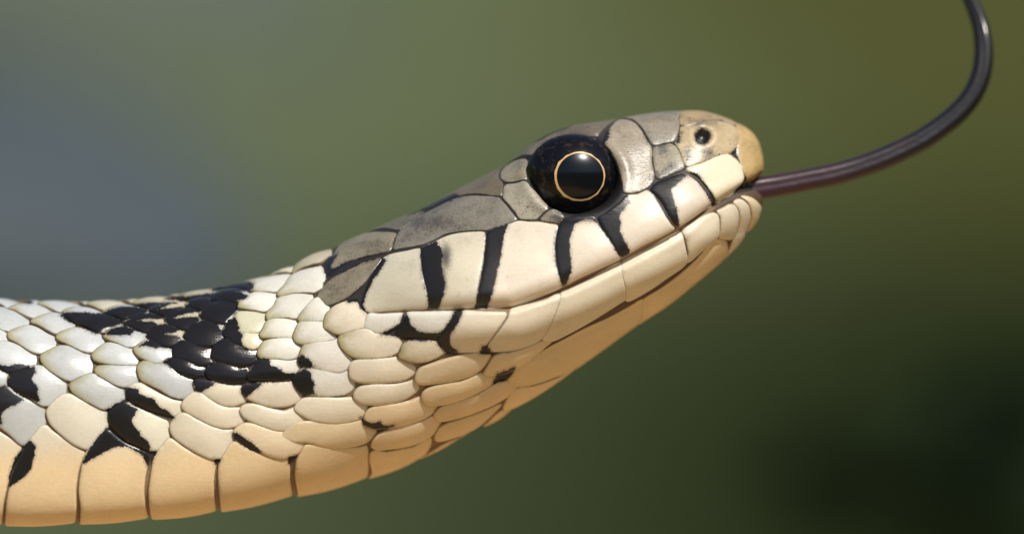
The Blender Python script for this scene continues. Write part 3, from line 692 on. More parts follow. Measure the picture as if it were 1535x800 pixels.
G('Z4',[(196,30),(260,25),(345,50),(300,72),(240,112),(210,94)])
G('P',[(334,497),(340,484),(353,475),(356,484),(358,490),(357,494),(361,502),(344,509),(335,506)])
G('P',[(342,505),(364,500.5),(361,508),(362,514),(365,520),(355,519),(343,515)])
G('Y8',[(690,610),(738,582),(800,610),(850,660),(884,712),(800,728),(716,700),(688,640)])
G('W4',[(630,260),(690,150),(760,100),(848,148),(850,220),(887,280),(872,340),(892,410),(760,412),(670,340)])
G('W4',[(76,200),(170,50),(225,-20),(340,-10),(362,72),(440,90),(492,130),(460,162),(520,152),(560,172),(640,162),(695,160),(622,236),(350,252),(100,226)], 1.6)
for pts in [[(158,240),(164,165),(228,112),(300,94),(400,124),(510,165),(560,215),(596,290),(606,355),(540,392),(460,384),(350,354),(240,322),(175,295)],
            [(618,280),(634,188),(696,114),(780,74),(844,104),(955,175),(1060,195),(1100,260),(1150,270),(1134,348),(1040,388),(920,388),(800,368),(685,326)],
            [(100,362),(148,304),(240,312),(350,352),(420,388),(552,408),(536,470),(566,514),(480,528),(368,522),(256,496),(166,436)],
            [(548,460),(576,394),(650,348),(750,363),(860,393),(960,410),(1030,425),(1034,490),(1058,566),(960,592),(850,597),(718,577),(604,536)]]: G('Y7', pts, 2.2)
G('Y6',[(985,190),(1020,140),(1110,112),(1126,140),(1040,204)])
G('Y2',[(712,668),(776,616),(850,606),(965,662),(900,692),(840,674),(790,657)])
G('Y2',[(278,526),(368,474),(450,440),(540,430),(642,476),(604,530),(500,532),(380,532)])
G('P',[(219,505),(225,495),(235,488.5),(245,485.5),(256,488),(268,493),(262,497),(246,500),(250,502.5),(266,504),(271,508),(276,513),(265,519),(258,522),(245,521),(229,513)], 0.9)
G('P',[(275,505),(281,494),(292,486),(305,480),(317,482),(325,486),(329,494),(334,499),(339,506),(329,516),(317,521),(302,522),(287,518)], 1.6)
G('Y3',[(56,470),(106,404),(200,350),(330,330),(440,350),(490,370),(350,388),(220,418),(130,462),(220,464),(350,444),(440,440),(470,470),(430,526),(350,576),(308,606),(200,576),(96,526)])
G('Y3',[(476,430),(516,366),(598,304),(700,264),(830,262),(924,288),(916,350),(870,400),(800,440),(840,480),(772,526),(660,522),(555,486)], 1.6)
G('Y2',[(500,410),(556,366),(648,316),(760,280),(860,275),(960,306),(1000,335),(900,346),(850,334),(720,346),(610,380),(760,372),(880,382),(940,430),(880,476),(820,516),(738,506),(616,456)])
G('P',[(112,485),(119,478),(128,475.5),(139,471.5),(152,471),(167,475),(182,482),(172,487),(160,489),(150,494),(146,499),(139,496.5),(126,490.5)], 1.6)
G('Y2',[(272,290),(336,246),(450,210),(600,200),(720,210),(800,245),(740,288),(640,315),(550,358),(500,358),(416,320)], 1.6)
G('P',[(223,466.5),(231,460.5),(250,455.2),(256,455),(240,462.5),(234,464.5),(250,462.5),(266,460.5),(276,460.5),(262,465.5),(253,475),(247,475.5),(237,473)])
G('Y3',[(302,320),(376,258),(470,228),(580,222),(645,258),(645,284),(593,316),(532,362),(416,356)], 1.6)
G('Y3',[(612,222),(646,158),(750,134),(880,130),(960,150),(1040,190),(1000,215),(880,235),(930,272),(800,270),(700,276),(644,272)], 1.6)
G('P',[(90,472),(100,469),(112,468),(131,468.5),(147,471),(155,473),(145,476),(130,478),(122,482),(113,486),(101,480)])
G('Y2',[(630,185),(720,162),(850,145),(1000,148),(1170,148),(1050,158),(960,178),(880,208),(830,232),(745,216)])
G('Y3',[(215,236),(320,200),(450,178),(600,160),(740,148),(655,172),(614,206),(520,232),(400,252),(300,252)])
G('Y3',[(630,116),(720,72),(850,40),(1000,28),(1118,55),(1104,95),(1062,118),(950,128),(820,132),(750,128)], 1.6)
G('Y3',[(60,225),(180,200),(300,180),(250,215),(150,232)])
G('Y1',[(230,130),(300,125),(380,140),(350,165)])
G('Y5',[(-60,225),(0,212),(100,240),(200,208),(345,212),(352,238),(250,290),(120,326),(0,272),(-60,260)])
G('Y5',[(92,400),(122,322),(250,282),(405,240),(424,300),(392,340),(377,380),(402,440),(452,490),(457,600),(478,636),(445,652),(195,540),(100,464)])
G('Y5',[(-70,500),(0,475),(60,466),(150,532),(280,600),(285,622),(180,690),(70,722),(40,762),(0,812),(-40,800)])
G('W2',[(-20,200),(8,215),(10,300),(-20,310)])
G('W3',[(65,225),(240,130),(384,214),(352,250),(342,290),(302,320),(332,380),(392,450),(402,490),(452,520),(492,570),(494,648),(350,580),(195,490),(90,395)])
G('W3',[(250,20),(285,0),(377,28),(387,65),(452,93),(532,118),(562,163),(592,198),(682,238),(702,278),(745,306),(700,310),(555,262),(395,212),(270,125)])
G('Z2',[(180,240),(214,280),(197,350),(187,400),(152,450),(55,515),(60,440),(90,350),(135,285)])
G('P',[(124,694),(131,677),(149,653),(161,640),(176,653),(200,668),(224,676),(236,676),(226,692),(221,697),(215,683),(200,673),(187,667),(175,668),(162,673),(150,680),(140,685),(130,692)])
G('Z4',[(325,510),(365,510),(345,545),(330,545)])
G('Z4',[(770,500),(815,492),(790,530),(772,540)])

def sdf_poly(p, poly):
    a = poly; b = np.roll(poly, -1, 0)
    best = np.full(len(p), 1e9); inside = np.zeros(len(p), bool)
    for (ax, ay), (bx, by) in zip(a, b):
        ex, ey = bx - ax, by - ay
        t = np.clip(((p[:, 0] - ax) * ex + (p[:, 1] - ay) * ey) / (ex * ex + ey * ey + 1e-12), 0, 1)
        best = np.minimum(best, np.hypot(p[:, 0] - ax - t * ex, p[:, 1] - ay - t * ey))
        c = ((ay > p[:, 1]) != (by > p[:, 1])) & (p[:, 0] < ex * (p[:, 1] - ay) / (by - ay + 1e-12) + ax)
        inside ^= c
    return np.where(inside, best, -best)

def pigment(p):
    o = np.full(len(p), -30.0)
    lo, hi = p.min(0) - 20, p.max(0) + 20
    for g, gr in PG:
        if (g.max(0) < lo).any() or (g.min(0) > hi).any(): continue
        o = np.maximum(o, sdf_poly(p, g) + gr)
    return o

SMEAR = [(868,326,30,8,1.0),(900,322,16,10,0.9),(925,310,14,10,0.9),(846,330,12,9,0.9),(838,327,10,8,0.8),(1000,268,26,9,1.0),(1010,252,10,12,0.9),(992,222,8,10,0.7),(1031,232,6,11,0.9),(1062,230,10,10,0.7),(975,208,14,12,0.35),
         (668,385,11,26,0.9),(663,420,9,24,0.9),(955,245,16,30,0.28),(1035,265,18,6,0.5),(790,320,40,30,0.15),(610,350,18,10,0.35),(500,440,16,18,0.25),(1058,186,20,8,0.4),(990,178,30,8,0.25),(1030,355,6,14,0.5),(560,440,40,40,0.18),(600,395,50,22,0.28),(700,362,40,13,0.28),(772,345,30,11,0.24),(640,335,60,18,0.5),(720,318,30,14,0.25),(560,372,30,14,0.45)]
def smear_at(p):
    o = np.zeros(len(p))
    for x, y, a, b, k in SMEAR:
        o = np.maximum(o, k * np.exp(-((p[:, 0] - x) / a) ** 2 - ((p[:, 1] - y) / b) ** 2))
    return o

def spline(pts, step):
    """closed Catmull-Rom (centripetal-like softness), resampled"""
    P = np.array(pts, float); n = len(P); out = []
    for i in range(n):
        p0, p1, p2, p3 = P[i - 1], P[i], P[(i + 1) % n], P[(i + 2) % n]
        L = np.linalg.norm(p2 - p1); k = max(1, int(round(L / step)))
        m1 = (p2 - p0) * .5; m2 = (p3 - p1) * .5
        # limit tangents so that corners do not overshoot
        for mm in (m1, m2):
            l = np.linalg.norm(mm)
            if l > L: mm *= L / l
        for j in range(k):
            t = j / k; t2 = t * t; t3 = t2 * t
            out.append((2*t3-3*t2+1)*p1 + (t3-2*t2+t)*m1 + (-2*t3+3*t2)*p2 + (t3-t2)*m2)
    return np.array(out)

def seg3(p, loop):
    """distance of 3-D points to a closed 3-D loop"""
    a = loop; b = np.roll(loop, -1, 0); ab = b - a
    l2 = np.maximum((ab * ab).sum(1), 1e-9)
    ap = p[:, None, :] - a[None]
    t = np.clip((ap * ab[None]).sum(2) / l2[None], 0, 1)
    d = np.linalg.norm(ap - t[..., None] * ab[None], axis=2)
    return d.min(1)

def scale_mesh(name, lv, kind, tint, step=3.2, pig=True, lo_mode=False):
    """lv: closed outline in unrolled skin coordinates (length, girth)"""
    mat, wb, B, dome, tilt = KIND[kind]
    L = lv
    lo, hi = L.min(0), L.max(0)
    gx = np.arange(lo[0], hi[0], step); gy = np.arange(lo[1], hi[1], step * .866)
    X, Y = np.meshgrid(gx, gy); X = X + (np.arange(len(gy)) % 2)[:, None] * step * .5
    C = np.stack([X.ravel(), Y.ravel()], 1)
    sd = sdf_poly(C, L)
    C = C[sd > step * 0.75]
    ring = []
    # an inner ring for the bevel
    nrm = np.roll(L, -1, 0) - np.roll(L, 1, 0)
    nrm = np.stack([-nrm[:, 1], nrm[:, 0]], 1) / np.maximum(np.linalg.norm(nrm, axis=1, keepdims=True), 1e-9)
    area = 0.5 * np.sum(L[:, 0] * np.roll(L[:, 1], -1) - np.roll(L[:, 0], -1) * L[:, 1])
    if area < 0: nrm = -nrm
    R1 = L + nrm * 1.1
    s1 = sdf_poly(R1, L); R1 = R1[s1 > 0.8]
    pts = np.concatenate([L, R1, C])
    n = len(L)
    vo, eo, fo, _, _, _ = delaunay_2d_cdt([Vector((float(a), float(b))) for a, b in pts], [], [list(range(n))], 1, 1e-4)
    V2 = np.array([(v.x, v.y) for v in vo])
    u = l2u(V2[:, 0]); phi = V2[:, 1] / u2r(u)
    base, N = surf(u, phi)
    # outline loop: boundary edges of the triangulation
    cnt = {}
    for f in fo:
        for i in range(len(f)):
            a, b = f[i], f[(i + 1) % len(f)]
            k = (min(a, b), max(a, b)); cnt.setdefault(k, []).append((a, b))
    nxt = {}
    for k, e in cnt.items():
        if len(e) == 1: nxt[e[0][0]] = e[0][1]
    if not nxt: return None
    st = next(iter(nxt)); loop = [st]; cur = nxt[st]
    while cur != st and len(loop) < len(nxt) + 2 and cur in nxt:
        loop.append(cur); cur = nxt[cur]
    d = seg3(base, base[loop])
    dm = max(d.max(), 1e-3)
    tail = (V2[:, 0].max() - V2[:, 0]) / max(np.ptp(V2[:, 0]), 1e-3)
    t = np.clip(d / wb, 0, 1)
    dm_f = sstep(d / dm, 0, 1)
    ea = np.array([k for k in cnt.keys()])
    onb = np.zeros(len(V2), bool); onb[loop] = True
    deg = np.bincount(ea.ravel(), minlength=len(V2))
    for _ in range(60):
        acc = np.bincount(ea[:, 0], dm_f[ea[:, 1]], len(V2)) + np.bincount(ea[:, 1], dm_f[ea[:, 0]], len(V2))
        dm_f = np.where(onb, 0.0, acc / np.maximum(deg, 1))
    dm_f = dm_f / max(dm_f.max(), 1e-6)
    h = 0.4 + B * np.sqrt(np.clip(1 - (1 - t) ** 2, 0, 1)) + dome * dm_f * min(1.0, dm / 14) + tilt * (1.0 - (1.0 - tail) ** 2.6 - 0.5)
    top = base + N * h[:, None]
    M = top.copy(); M[:, 2] = np.abs(M[:, 2])
    px = proj(M)
    pg = pigment(px) if pig else np.full(len(top), -30.0)
    sk = base[loop] + N[loop] * -7.0
    nv = len(top)
    verts = np.concatenate([top, top[loop], sk])
    faces = [tuple(f) for f in fo]
    # orientation
    f0 = faces[len(faces) // 2]
    fn = np.cross(top[f0[1]] - top[f0[0]], top[f0[2]] - top[f0[0]])
    flip = fn @ N[f0[0]] < 0
    if flip: faces = [tuple(reversed(f)) for f in faces]
    nt = len(faces); ml = len(loop)
    for i in range(ml):
        j = (i + 1) % ml
        q = (nv + i, nv + ml + i, nv + ml + j, nv + j)
        faces.append(tuple(reversed(q)) if flip else q)
    me = mesh(name, verts * K, faces)
    me.materials.append(MAT[mat]); me.materials.append(MAT["rim"])
    mi = np.zeros(len(me.polygons), dtype=np.int32); mi[nt:] = 1
    me.polygons.foreach_set("material_index", mi)
    full = lambda a, z: np.concatenate([a, np.full(2 * ml, z)])
    fattr(me, "pig", np.concatenate([pg, pg[loop], pg[loop]])); fattr(me, "edge", full(d, 0)); fattr(me, "smear", full(smear_at(px) if pig else np.zeros(len(top)), 0)); fattr(me, "tail", full(tail, 0))
    jit = 1 + (nrng.random() - .5) * 0.09 + (nrng.random(3) - .5) * 0.012
    tc = np.repeat((np.array(tint) * jit)[None], len(verts), 0)
    if kind == 'scute':      # scutes are whitish where they reach up the flank
        pv = np.mod(phi, 2 * math.pi); pv = np.where(pv > math.pi, 2 * math.pi - pv, pv)
        gfac = np.concatenate([1 - sstep(pv, 1.76, 2.06), np.zeros(2 * ml)])[:, None]
        tc = tc * (1 - gfac) + np.array([0.80, 0.72, 0.55]) * gfac
    cattr(me, "tint", tc)
    return me

def outline_uf(pts, mid):
    uf = np.array([px2uf(x, y) for x, y in pts])
    if mid:
        thr = 0.16 if mid == 1 else math.pi - 0.16
        onmid = uf[:, 1] < thr if mid == 1 else uf[:, 1] > thr
        n = len(uf)
        # rotate so that the outline starts just after the run on the mid line
        keep = [i for i in range(n) if not onmid[i]]
        start = None
        for i in range(n):
            if onmid[i] and not onmid[(i + 1) % n]: start = (i + 1) % n; break
        if start is not None:
            chain = [uf[(start + k) % n] for k in range(n) if not onmid[(start + k) % n]]
            chain = np.array(chain)
            ends = (uf[(start - 1) % n], None)
            # the points where the outline meets the mid line
            a = uf[(start - 1) % n]
            e = start
            while not onmid[e]: e = (e + 1) % n
            b = uf[e]
            m0 = 0.0 if mid == 1 else math.pi
            a = np.array([[a[0], m0]]); b = np.array([[b[0], m0]])
            mir = chain[::-1].copy(); mir[:, 1] = 2 * m0 - mir[:, 1]
            uf = np.concatenate([a, chain, b, mir])
    return uf

def add_scale(name, kind, tint, pts, mid):
    uf = outline_uf(pts, mid)
    lv = np.stack([u2l(uf[:, 0]), uf[:, 1] * u2r(uf[:, 0])], 1)
    # drop coincident neighbours
    keep = [0]
    for i in range(1, len(lv)):
        if np.linalg.norm(lv[i] - lv[keep[-1]]) > 0.6: keep.append(i)
    lv = lv[keep]
    lv = spline(lv, 3.0)
    g0, g1 = GROW[kind]
    tn = np.roll(lv, -1, 0) - np.roll(lv, 1, 0)
    on = np.stack([tn[:, 1], -tn[:, 0]], 1) / np.maximum(np.linalg.norm(tn, axis=1, keepdims=True), 1e-9)
    if np.sum(lv[:, 0] * np.roll(lv[:, 1], -1) - np.roll(lv[:, 0], -1) * lv[:, 1]) < 0: on = -on
    lv = lv + on * (g0 + g1 * np.maximum(on[:, :1], 0) ** 2)
    step = 2.3 if name == 'nasal_shield' else 3.2
    me = scale_mesh(name, lv, kind, tint, step)
    if me is None: return
    link(name, me, None, snake)
    if not mid:
        o = bpy.data.objects.new(name, me)           # the other side of the snake
        COL.objects.link(o); o.parent = snake; o.scale = (1, 1, -1)

build_skin()
for s in SC: add_scale(*s)

# ------------------------------------------------------------------ rows of scales on the body beyond the frame
def build_far_rows():
    l_hi = float(u2l(np.interp(-30.0, cr(np.linspace(14, 20, 600), 0), np.linspace(14, 20, 600))))
    l_lo = float(u2l(6.2))
    ang = np.linspace(0, 2 * math.pi, 13)[:-1]
    V, F, MI, A = [], [], [], {k: [] for k in ("pig", "edge", "tail", "smear")}
    T = []
    n_row = 17
    dphi = 2 * 2.18 / n_row
    col = 0
    l = l_hi
    def patch(lc, pc, a, b, tilt, dome, tint, pig):
        base_i = len(V)
        rings = [(0.0, 1), (0.45, 12), (0.8, 12), (0.95, 12), (1.0, 12), (1.0, 12)]
        ls, ps, hs, eg = [], [], [], []
        for k, (r, n) in enumerate(rings):
            for q in range(n):
                cx = math.copysign(abs(math.cos(ang[q])) ** 0.8, math.cos(ang[q])) * r if n > 1 else 0
                cy = math.copysign(abs(math.sin(ang[q])) ** 0.8, math.sin(ang[q])) * r if n > 1 else 0
                ls.append(lc + cx * a); ps.append(pc + cy * b)
                tail = 0.5 - cx * 0.5
                hs.append(-7.0 if k == 5 else 0.4 + dome * (1 - r * r) + (1.5 if r < 0.9 else (1.0 if r < 0.99 else 0.0)) + tilt * (tail - 0.5))
                eg.append((1 - r) * 26); A["tail"].append(tail)
        u = l2u(np.array(ls)); P, N = surf(u, np.array(ps))
        P = P + N * np.array(hs)[:, None]
        V.extend(P); A["edge"].extend(eg); A["pig"].extend([pig] * len(ls)); A["smear"].extend([0.0] * len(ls)); T.extend([tint] * len(ls))
        for q in range(12):
            q2 = (q + 1) % 12
            F.append((base_i, base_i + 1 + q, base_i + 1 + q2)); MI.append(0)
            for k in range(4):
                o0 = base_i + 1 + k * 12; o1 = o0 + 12
                F.append((o0 + q, o1 + q, o1 + q2, o0 + q2)); MI.append(1 if k == 3 else 0)
    while l > l_lo:
        for r in range(n_row):
            ph = -2.18 + (r + 0.5 + (0.5 if col % 2 else 0.0)) * dphi
            if abs(ph) > 2.15: continue
            blotch = math.sin(l / 95.0) + math.sin(l / 41.0 + ph * 3.0) + 1.2 * math.cos(ph * 2.2)
            patch(l, ph, 50, dphi * 1.02, 5.0, 3.4, (0.60, 0.605, 0.58), 8.0 if blotch > 1.5 + rng.random() * 0.8 else -30.0)
        if col % 3 == 0:
            patch(l - 40, math.pi, 58, math.pi - 2.05, 4.0, 1.5, (0.87, 0.66, 0.39), -30.0)
        l -= 37; col += 1
    me = mesh("body_scales", np.array(V) * K, F)
    me.materials.append(MAT["body"]); me.materials.append(MAT["rim"])
    me.polygons.foreach_set("material_index", np.array(MI, dtype=np.int32))
    for k in A: fattr(me, k, A[k])
    cattr(me, "tint", np.array(T))
    o = link("body_scales", me, None, snake); o["kind"] = "stuff"
build_far_rows()

# ------------------------------------------------------------------ eyes
def build_eye():
    ex, ey, rx, ry, rot = EYE
    u, f = px2uf(ex, ey)
    P, N = surf0(np.array([u]), np.array([f])), None
    Zc = P[0, 2] - 15.5
    a = Vector((0.12, 0.02, 1.0)).normalized()
    s = (DIST - Zc) / DIST
    C = Vector(((ex - 767.5) * s, (400 - ey) * s, Zc))
    e1 = Vector((1, 0, 0)); e1 = (e1 - a * e1.dot(a)).normalized()
    e2 = a.cross(e1)
    co, si = math.cos(-rot), math.sin(-rot)
    f1 = e1 * co + e2 * si; f2 = -e1 * si + e2 * co
    BUL = 57.0
    def pt(x, y):            # x right, y up in the eye's own plane, measured from the eye's centre
        xr, yr = x * co + y * si, -x * si + y * co
        r2 = min((xr / (rx + 5)) ** 2 + (yr / (ry + 5)) ** 2, 0.995)
        h = BUL * math.sqrt(1 - r2 * 0.94) - BUL * math.sqrt(0.06) + 1.0
        nn = Vector(f1) * (xr / (rx + 5) ** 2) + f2 * (yr / (ry + 5) ** 2) + a * ((h + BUL * math.sqrt(.06) - 1) / BUL ** 2 / 0.94)
        return C + f1 * xr + f2 * yr + a * h, nn.normalized()
    pcx, pcy = 2.2, -1.0
    NA = 96
    def ellipse_edge(th):
        lo_, hi_ = 0, 120
        for _ in range(30):
            m_ = (lo_ + hi_) / 2
            x, y = pcx + m_ * math.cos(th), pcy + m_ * math.sin(th)
            xr, yr = x * co + y * si, -x * si + y * co
            if (xr / (rx + 5)) ** 2 + (yr / (ry + 5)) ** 2 < 1: lo_ = m_
            else: hi_ = m_
        return lo_
    edge = [ellipse_edge(2 * math.pi * k / NA) for k in range(NA)]
    def band(name, r0, r1, nring, mat, parent, proud=0.0):
        vs_, ns_, fc = [], [], []
        for i in range(nring + 1):
            for k in range(NA):
                th = 2 * math.pi * k / NA
                a0 = r0(k, th); a1 = r1(k, th)
                r = a0 + (a1 - a0) * i / nring
                p, n_ = pt(pcx + r * math.cos(th), pcy + r * math.sin(th))
                vs_.append(p + n_ * proud); ns_.append(n_)
        for i in range(nring):
            for k in range(NA):
                k2 = (k + 1) % NA
                fc.append((i * NA + k, (i + 1) * NA + k, (i + 1) * NA + k2, i * NA + k2))
        me = mesh(name, np.array(vs_) * K, fc)
        me.normals_split_custom_set_from_vertices([tuple(n_) for n_ in ns_])
        return link(name, me, mat, parent)
    pr = lambda k, th: 34.5 + 0.5 * math.cos(2 * th)
    thick = lambda th: 2.2 + 1.3 * max(0, -math.cos(th - 0.5)) + 0.5 * math.sin(9 * th) * math.sin(4 * th + 1) + 0.3 * math.sin(17 * th + 2)
    eye = band('eye', lambda k, t: pr(k, t) + thick(t), lambda k, t: edge[k], 18, MAT["iris"], snake)
    band('pupil', lambda k, t: 0.01, pr, 14, MAT["pupil"], eye)
    band('iris_ring', pr, lambda k, t: pr(k, t) + thick(t), 2, MAT["gold"], eye)
    e2_ = eye.copy(); COL.objects.link(e2_); e2_.scale = (1, 1, -1)
    for ch in list(eye.children):
        c_ = ch.copy(); COL.objects.link(c_); c_.parent = e2_
build_eye()

# ------------------------------------------------------------------ tongue, forked beyond the frame
def build_tongue():
    path = [(1060,296,14),(1095,289,8),(1128,283.5,0),(1165,278,-8),(1209,269.5,-17),(1245,262.5,-25),(1281,252.5,-33),(1318,239.5,-41),(1354,223.5,-49),(1382,209,-55),(1408,191.5,-61),(1430,174,-66),(1449,154,-71),(1463,132,-76),(1471.5,108,-82),(1474.5,84,-89),(1473.5,60,-97),(1468,34,-107),(1456,4,-120),(1441,-24,-134)]
    rad = [14,16,17.2,17,16.6,16.8,16.2,16.6,16.2,16.4,16,16,15.8,15.6,15.4,14.8,14,12.6,11,9.8]
    fork = [[(1424,-52,-140),(1400,-84,-138),(1370,-112,-130),(1336,-134,-118),(1300,-150,-104)], [(1428,-54,-152),(1410,-92,-172),(1386,-128,-192),(1358,-158,-212),(1326,-184,-232)]]
    frad = [8,6.2,4.6,3,0.8]
    V, F, A = [], [], []
    NA = 28
    def tube(pts, rads, a0, a1):
        P = np.array([((x - 767.5) * (DIST - z) / DIST, (400 - y) * (DIST - z) / DIST, z) for x, y, z in pts], float)
        R = np.array(rads, float)
        n = len(P); tt = np.linspace(0, n - 1, (n - 1) * 5 + 1)
        def ev(arr, t):
            i = min(int(t), n - 2); f_ = t - i
            g = lambda k: arr[min(max(i + k, 0), n - 1)]
            p0, p1, p2, p3 = g(-1), g(0), g(1), g(2)
            return .5 * ((2 * p1) + (-p0 + p2) * f_ + (2*p0 - 5*p1 + 4*p2 - p3) * f_**2 + (-p0 + 3*p1 - 3*p2 + p3) * f_**3)
        C = np.array([ev(P, t) for t in tt]); RR = np.array([ev(R, t) for t in tt])
        T = np.gradient(C, axis=0); T /= np.linalg.norm(T, axis=1, keepdims=True)
        base = len(V)
        for i in range(len(C)):
            zz = np.array([0, 0, 1.0]); up = np.cross(zz, T[i]); up /= np.linalg.norm(up); sd = np.cross(T[i], up)
            for k in range(NA):
                th = 2 * math.pi * k / NA
                c_, s_ = math.cos(th), math.sin(th)
                # a faint furrow along each side
                r = RR[i] * (1 - 0.17 * math.exp(-((abs(((th + math.pi) % (2 * math.pi)) - math.pi) - 1.45) / 0.30) ** 2))
                V.append(C[i] + up * c_ * r + sd * s_ * r * 0.92); A.append(a0 + (a1 - a0) * i / (len(C) - 1))
        for i in range(len(C) - 1):
            for k in range(NA):
                k2 = (k + 1) % NA
                F.append((base + i * NA + k, base + (i + 1) * NA + k, base + (i + 1) * NA + k2, base + i * NA + k2))
        F.append(tuple(base + k for k in range(NA))); F.append(tuple(base + (len(C) - 1) * NA + k for k in reversed(range(NA))))
    tube(path, rad, 0, 0.9)
    for fk in fork: tube([path[-1]] + fk, [9.6] + frad, 0.9, 1.0)
    me = mesh("tongue", np.array(V) * K, F)
    fattr(me, "along", A)
    link("tongue", me, MAT["tongue"], snake)
build_tongue()

# ------------------------------------------------------------------ the ground and the blurred place behind
def ground_material():
    m = NT("soil_and_turf")
    co = m.obj()
    sep = m.n("ShaderNodeSeparateXYZ"); m.l(co, sep.inputs[0])
    x, y = sep.outputs[0], sep.outputs[1]
    d = m.math('SQRT', m.math('ADD', m.math('POWER', m.math('ADD', x, 0.12), 2.0), m.math('POWER', m.math('ADD', y, 0.06), 2.0)))
    d = m.math('ADD', d, m.math('MULTIPLY', m.math('SUBTRACT', m.noise(co, 9, 4), 0.5), 0.18))
    sand = m.mix(m.noise(co, 60, 5, 0.7), (0.40, 0.24, 0.105), (0.62, 0.41, 0.20))  # sand patch out of view, placed and tinted to bounce warm light upward
    side = m.ramp(m.math('ADD', x, m.math('MULTIPLY', m.noise(co, 3, 3), 0.12)), -0.02, 0.26)
    turf = m.mix(side, (0.122, 0.146, 0.074), (0.077, 0.083, 0.026))
    # shade painted into the turf colour, darkest near and to the right
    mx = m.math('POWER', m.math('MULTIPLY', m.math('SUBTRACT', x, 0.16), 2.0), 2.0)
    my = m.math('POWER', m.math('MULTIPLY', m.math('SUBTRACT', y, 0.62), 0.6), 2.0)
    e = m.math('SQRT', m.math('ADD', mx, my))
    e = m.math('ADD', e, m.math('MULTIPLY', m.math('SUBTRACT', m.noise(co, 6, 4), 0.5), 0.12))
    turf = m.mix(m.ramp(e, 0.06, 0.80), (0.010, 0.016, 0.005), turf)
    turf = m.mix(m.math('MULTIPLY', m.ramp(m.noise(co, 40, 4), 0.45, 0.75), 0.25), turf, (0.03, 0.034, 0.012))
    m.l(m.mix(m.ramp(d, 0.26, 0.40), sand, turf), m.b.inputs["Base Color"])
    m.b.inputs["Roughness"].default_value = 0.9
    m.b.inputs["Specular IOR Level"].default_value = 0.0
    return m.mat

def build_ground():
    r = np.concatenate([[0], np.geomspace(0.08, 120, 70)])
    na = 96
    V = [(0, 0, 0)]; F = []
    for i in range(1, len(r)):
        for k in range(na):
            a = 2 * math.pi * k / na
            x, y = r[i] * math.cos(a), r[i] * math.sin(a)
            z = 0.0
            if r[i] > 0.6:
                z = 0.012 * math.sin(x * 3.1 + 1) * math.cos(y * 2.7) * min(1, (r[i] - 0.6))
            # unseen bank all round, raised to keep the bright horizon out of eye reflections
            z += 2.2 * float(sstep(r[i], 3.2, 7.5))
            V.append((x, y, z))
    for k in range(na):
        F.append((0, 1 + k, 1 + (k + 1) % na))
    for i in range(1, len(r) - 1):
        for k in range(na):
            k2 = (k + 1) % na
            F.append((1 + (i - 1) * na + k, 1 + i * na + k, 1 + i * na + k2, 1 + (i - 1) * na + k2))
    me = mesh("ground", V, F)
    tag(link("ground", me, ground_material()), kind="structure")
build_ground()

def rock(name, label, loc, size, cols, seed, group=None):
    r_ = np.random.default_rng(seed)
    import bmesh
    bm = bmesh.new()
    bmesh.ops.create_icosphere(bm, subdivisions=4, radius=1.0)
    dirs = r_.normal(size=(14, 3)); dirs /= np.linalg.norm(dirs, axis=1, keepdims=True)
    cut = 0.72 + 0.2 * r_.random(14)
    for v in bm.verts:
        p = np.array(v.co)
        for d_, c_ in zip(dirs, cut):
            ex = p @ d_ - c_
            if ex > 0: p = p - d_ * ex * 0.85
        v.co = Vector((p[0] * size[0], p[1] * size[1], p[2] * size[2]))
    me = bpy.data.meshes.new(name); bm.to_mesh(me); bm.free()
    me.polygons.foreach_set("use_smooth", np.ones(len(me.polygons), dtype=bool))
    m = NT(name + "_stone")
    co = m.obj()
    m.l(m.mix(m.noise(co, 7, 5), cols[0], cols[1]), m.b.inputs["Base Color"])
    m.b.inputs["Roughness"].default_value = 0.75
    bp = m.n("ShaderNodeBump"); bp.inputs["Strength"].default_value = 0.5; bp.inputs["Distance"].default_value = 0.01
    m.l(m.noise(co, 30, 6), bp.inputs["Height"]); m.l(bp.outputs[0], m.b.inputs["Normal"])
    o = link(name, me, m.mat)
    o.location = loc; o.rotation_euler = (0, 0, r_.random() * 6)
    return tag(o, label, "rock", group)

rock("slate_boulder", "blue grey slate boulder blurred behind the snake's back at left", (-0.155, 1.06, 0.0), (0.10, 0.09, 0.07), [(0.050, 0.068, 0.078), (0.070, 0.090, 0.10)], 3)
rock("grey_boulder", "paler grey boulder blurred in the upper left corner", (-0.26, 2.0, 0.0), (0.20, 0.16, 0.16), [(0.086, 0.110, 0.080), (0.118, 0.142, 0.106)], 8)

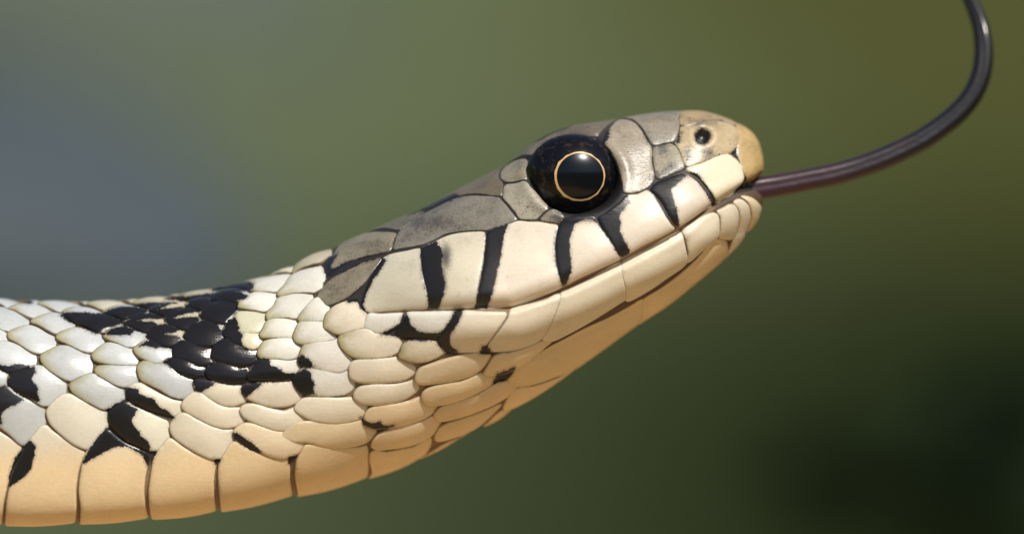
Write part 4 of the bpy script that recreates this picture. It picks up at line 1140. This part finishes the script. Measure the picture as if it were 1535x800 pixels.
def shrub(name, label, loc, size, n, cols, seed):
    r_ = np.random.default_rng(seed)
    root = bpy.data.objects.new(name, None); COL.objects.link(root); root.location = loc
    tag(root, label, "shrub")
    V, F, T = [], [], []
    stems_v, stems_f = [], []
    tips = []
    for s in range(9):
        a = r_.random() * 6.28; rr = 0.25 + 0.6 * r_.random()
        tip = np.array([math.cos(a) * rr * size[0], math.sin(a) * rr * size[1], size[2] * (0.55 + 0.4 * r_.random())])
        tips.append(tip)
        b0 = len(stems_v)
        for i in range(6):
            t = i / 5; c_ = tip * t + np.array([0, 0, 0.12 * size[2] * math.sin(t * 3.1)])
            rad = 0.006 * (1 - 0.75 * t)
            for k in range(6):
                stems_v.append(c_ + rad * np.array([math.cos(k * 1.047), math.sin(k * 1.047), 0]))
        for i in range(5):
            for k in range(6):
                k2 = (k + 1) % 6
                stems_f.append((b0 + i * 6 + k, b0 + i * 6 + k2, b0 + (i + 1) * 6 + k2, b0 + (i + 1) * 6 + k))
    for i in range(n):
        tip = tips[r_.integers(len(tips))] * (0.35 + 0.65 * r_.random())
        c_ = tip + r_.normal(size=3) * np.array(size) * 0.17
        c_[2] = max(c_[2], 0.01)
        d1 = r_.normal(size=3); d1[2] *= 0.5; d1 /= np.linalg.norm(d1)
        d2 = np.cross(d1, r_.normal(size=3)); d2 /= np.linalg.norm(d2)
        L = 0.020 * (0.6 + 0.8 * r_.random()); W_ = L * 0.42
        b0 = len(V)
        V += [c_, c_ + d1 * L * .5 + d2 * W_, c_ + d1 * L, c_ + d1 * L * .5 - d2 * W_]
        F.append((b0, b0 + 1, b0 + 2, b0 + 3)); 
        t = r_.random(); T += [t] * 4
    me = mesh("foliage", V, F, False); fattr(me, "t", T)
    m = NT(name + "_leaf")
    m.l(m.mix(m.attr("t").outputs["Fac"], cols[0], cols[1]), m.b.inputs["Base Color"])
    m.b.inputs["Roughness"].default_value = 0.85
    m.b.inputs["Specular IOR Level"].default_value = 0.15
    fo = link("foliage", me, m.mat, root); fo["kind"] = "stuff"
    me = mesh("stem", stems_v, stems_f)
    m = NT(name + "_bark"); m.b.inputs["Base Color"].default_value = (0.06, 0.045, 0.03, 1); m.b.inputs["Roughness"].default_value = 0.8
    link("stem", me, m.mat, root)
    return root
shrub("shade_shrub", "added low leafy plant, coloured very dark green for the shade in the lower right corner", (0.16, 0.66, 0.0), (0.075, 0.09, 0.022), 3500, [(0.007, 0.016, 0.005), (0.018, 0.032, 0.010)], 5)  # added plant, leaf colour near black to stand in for corner shade
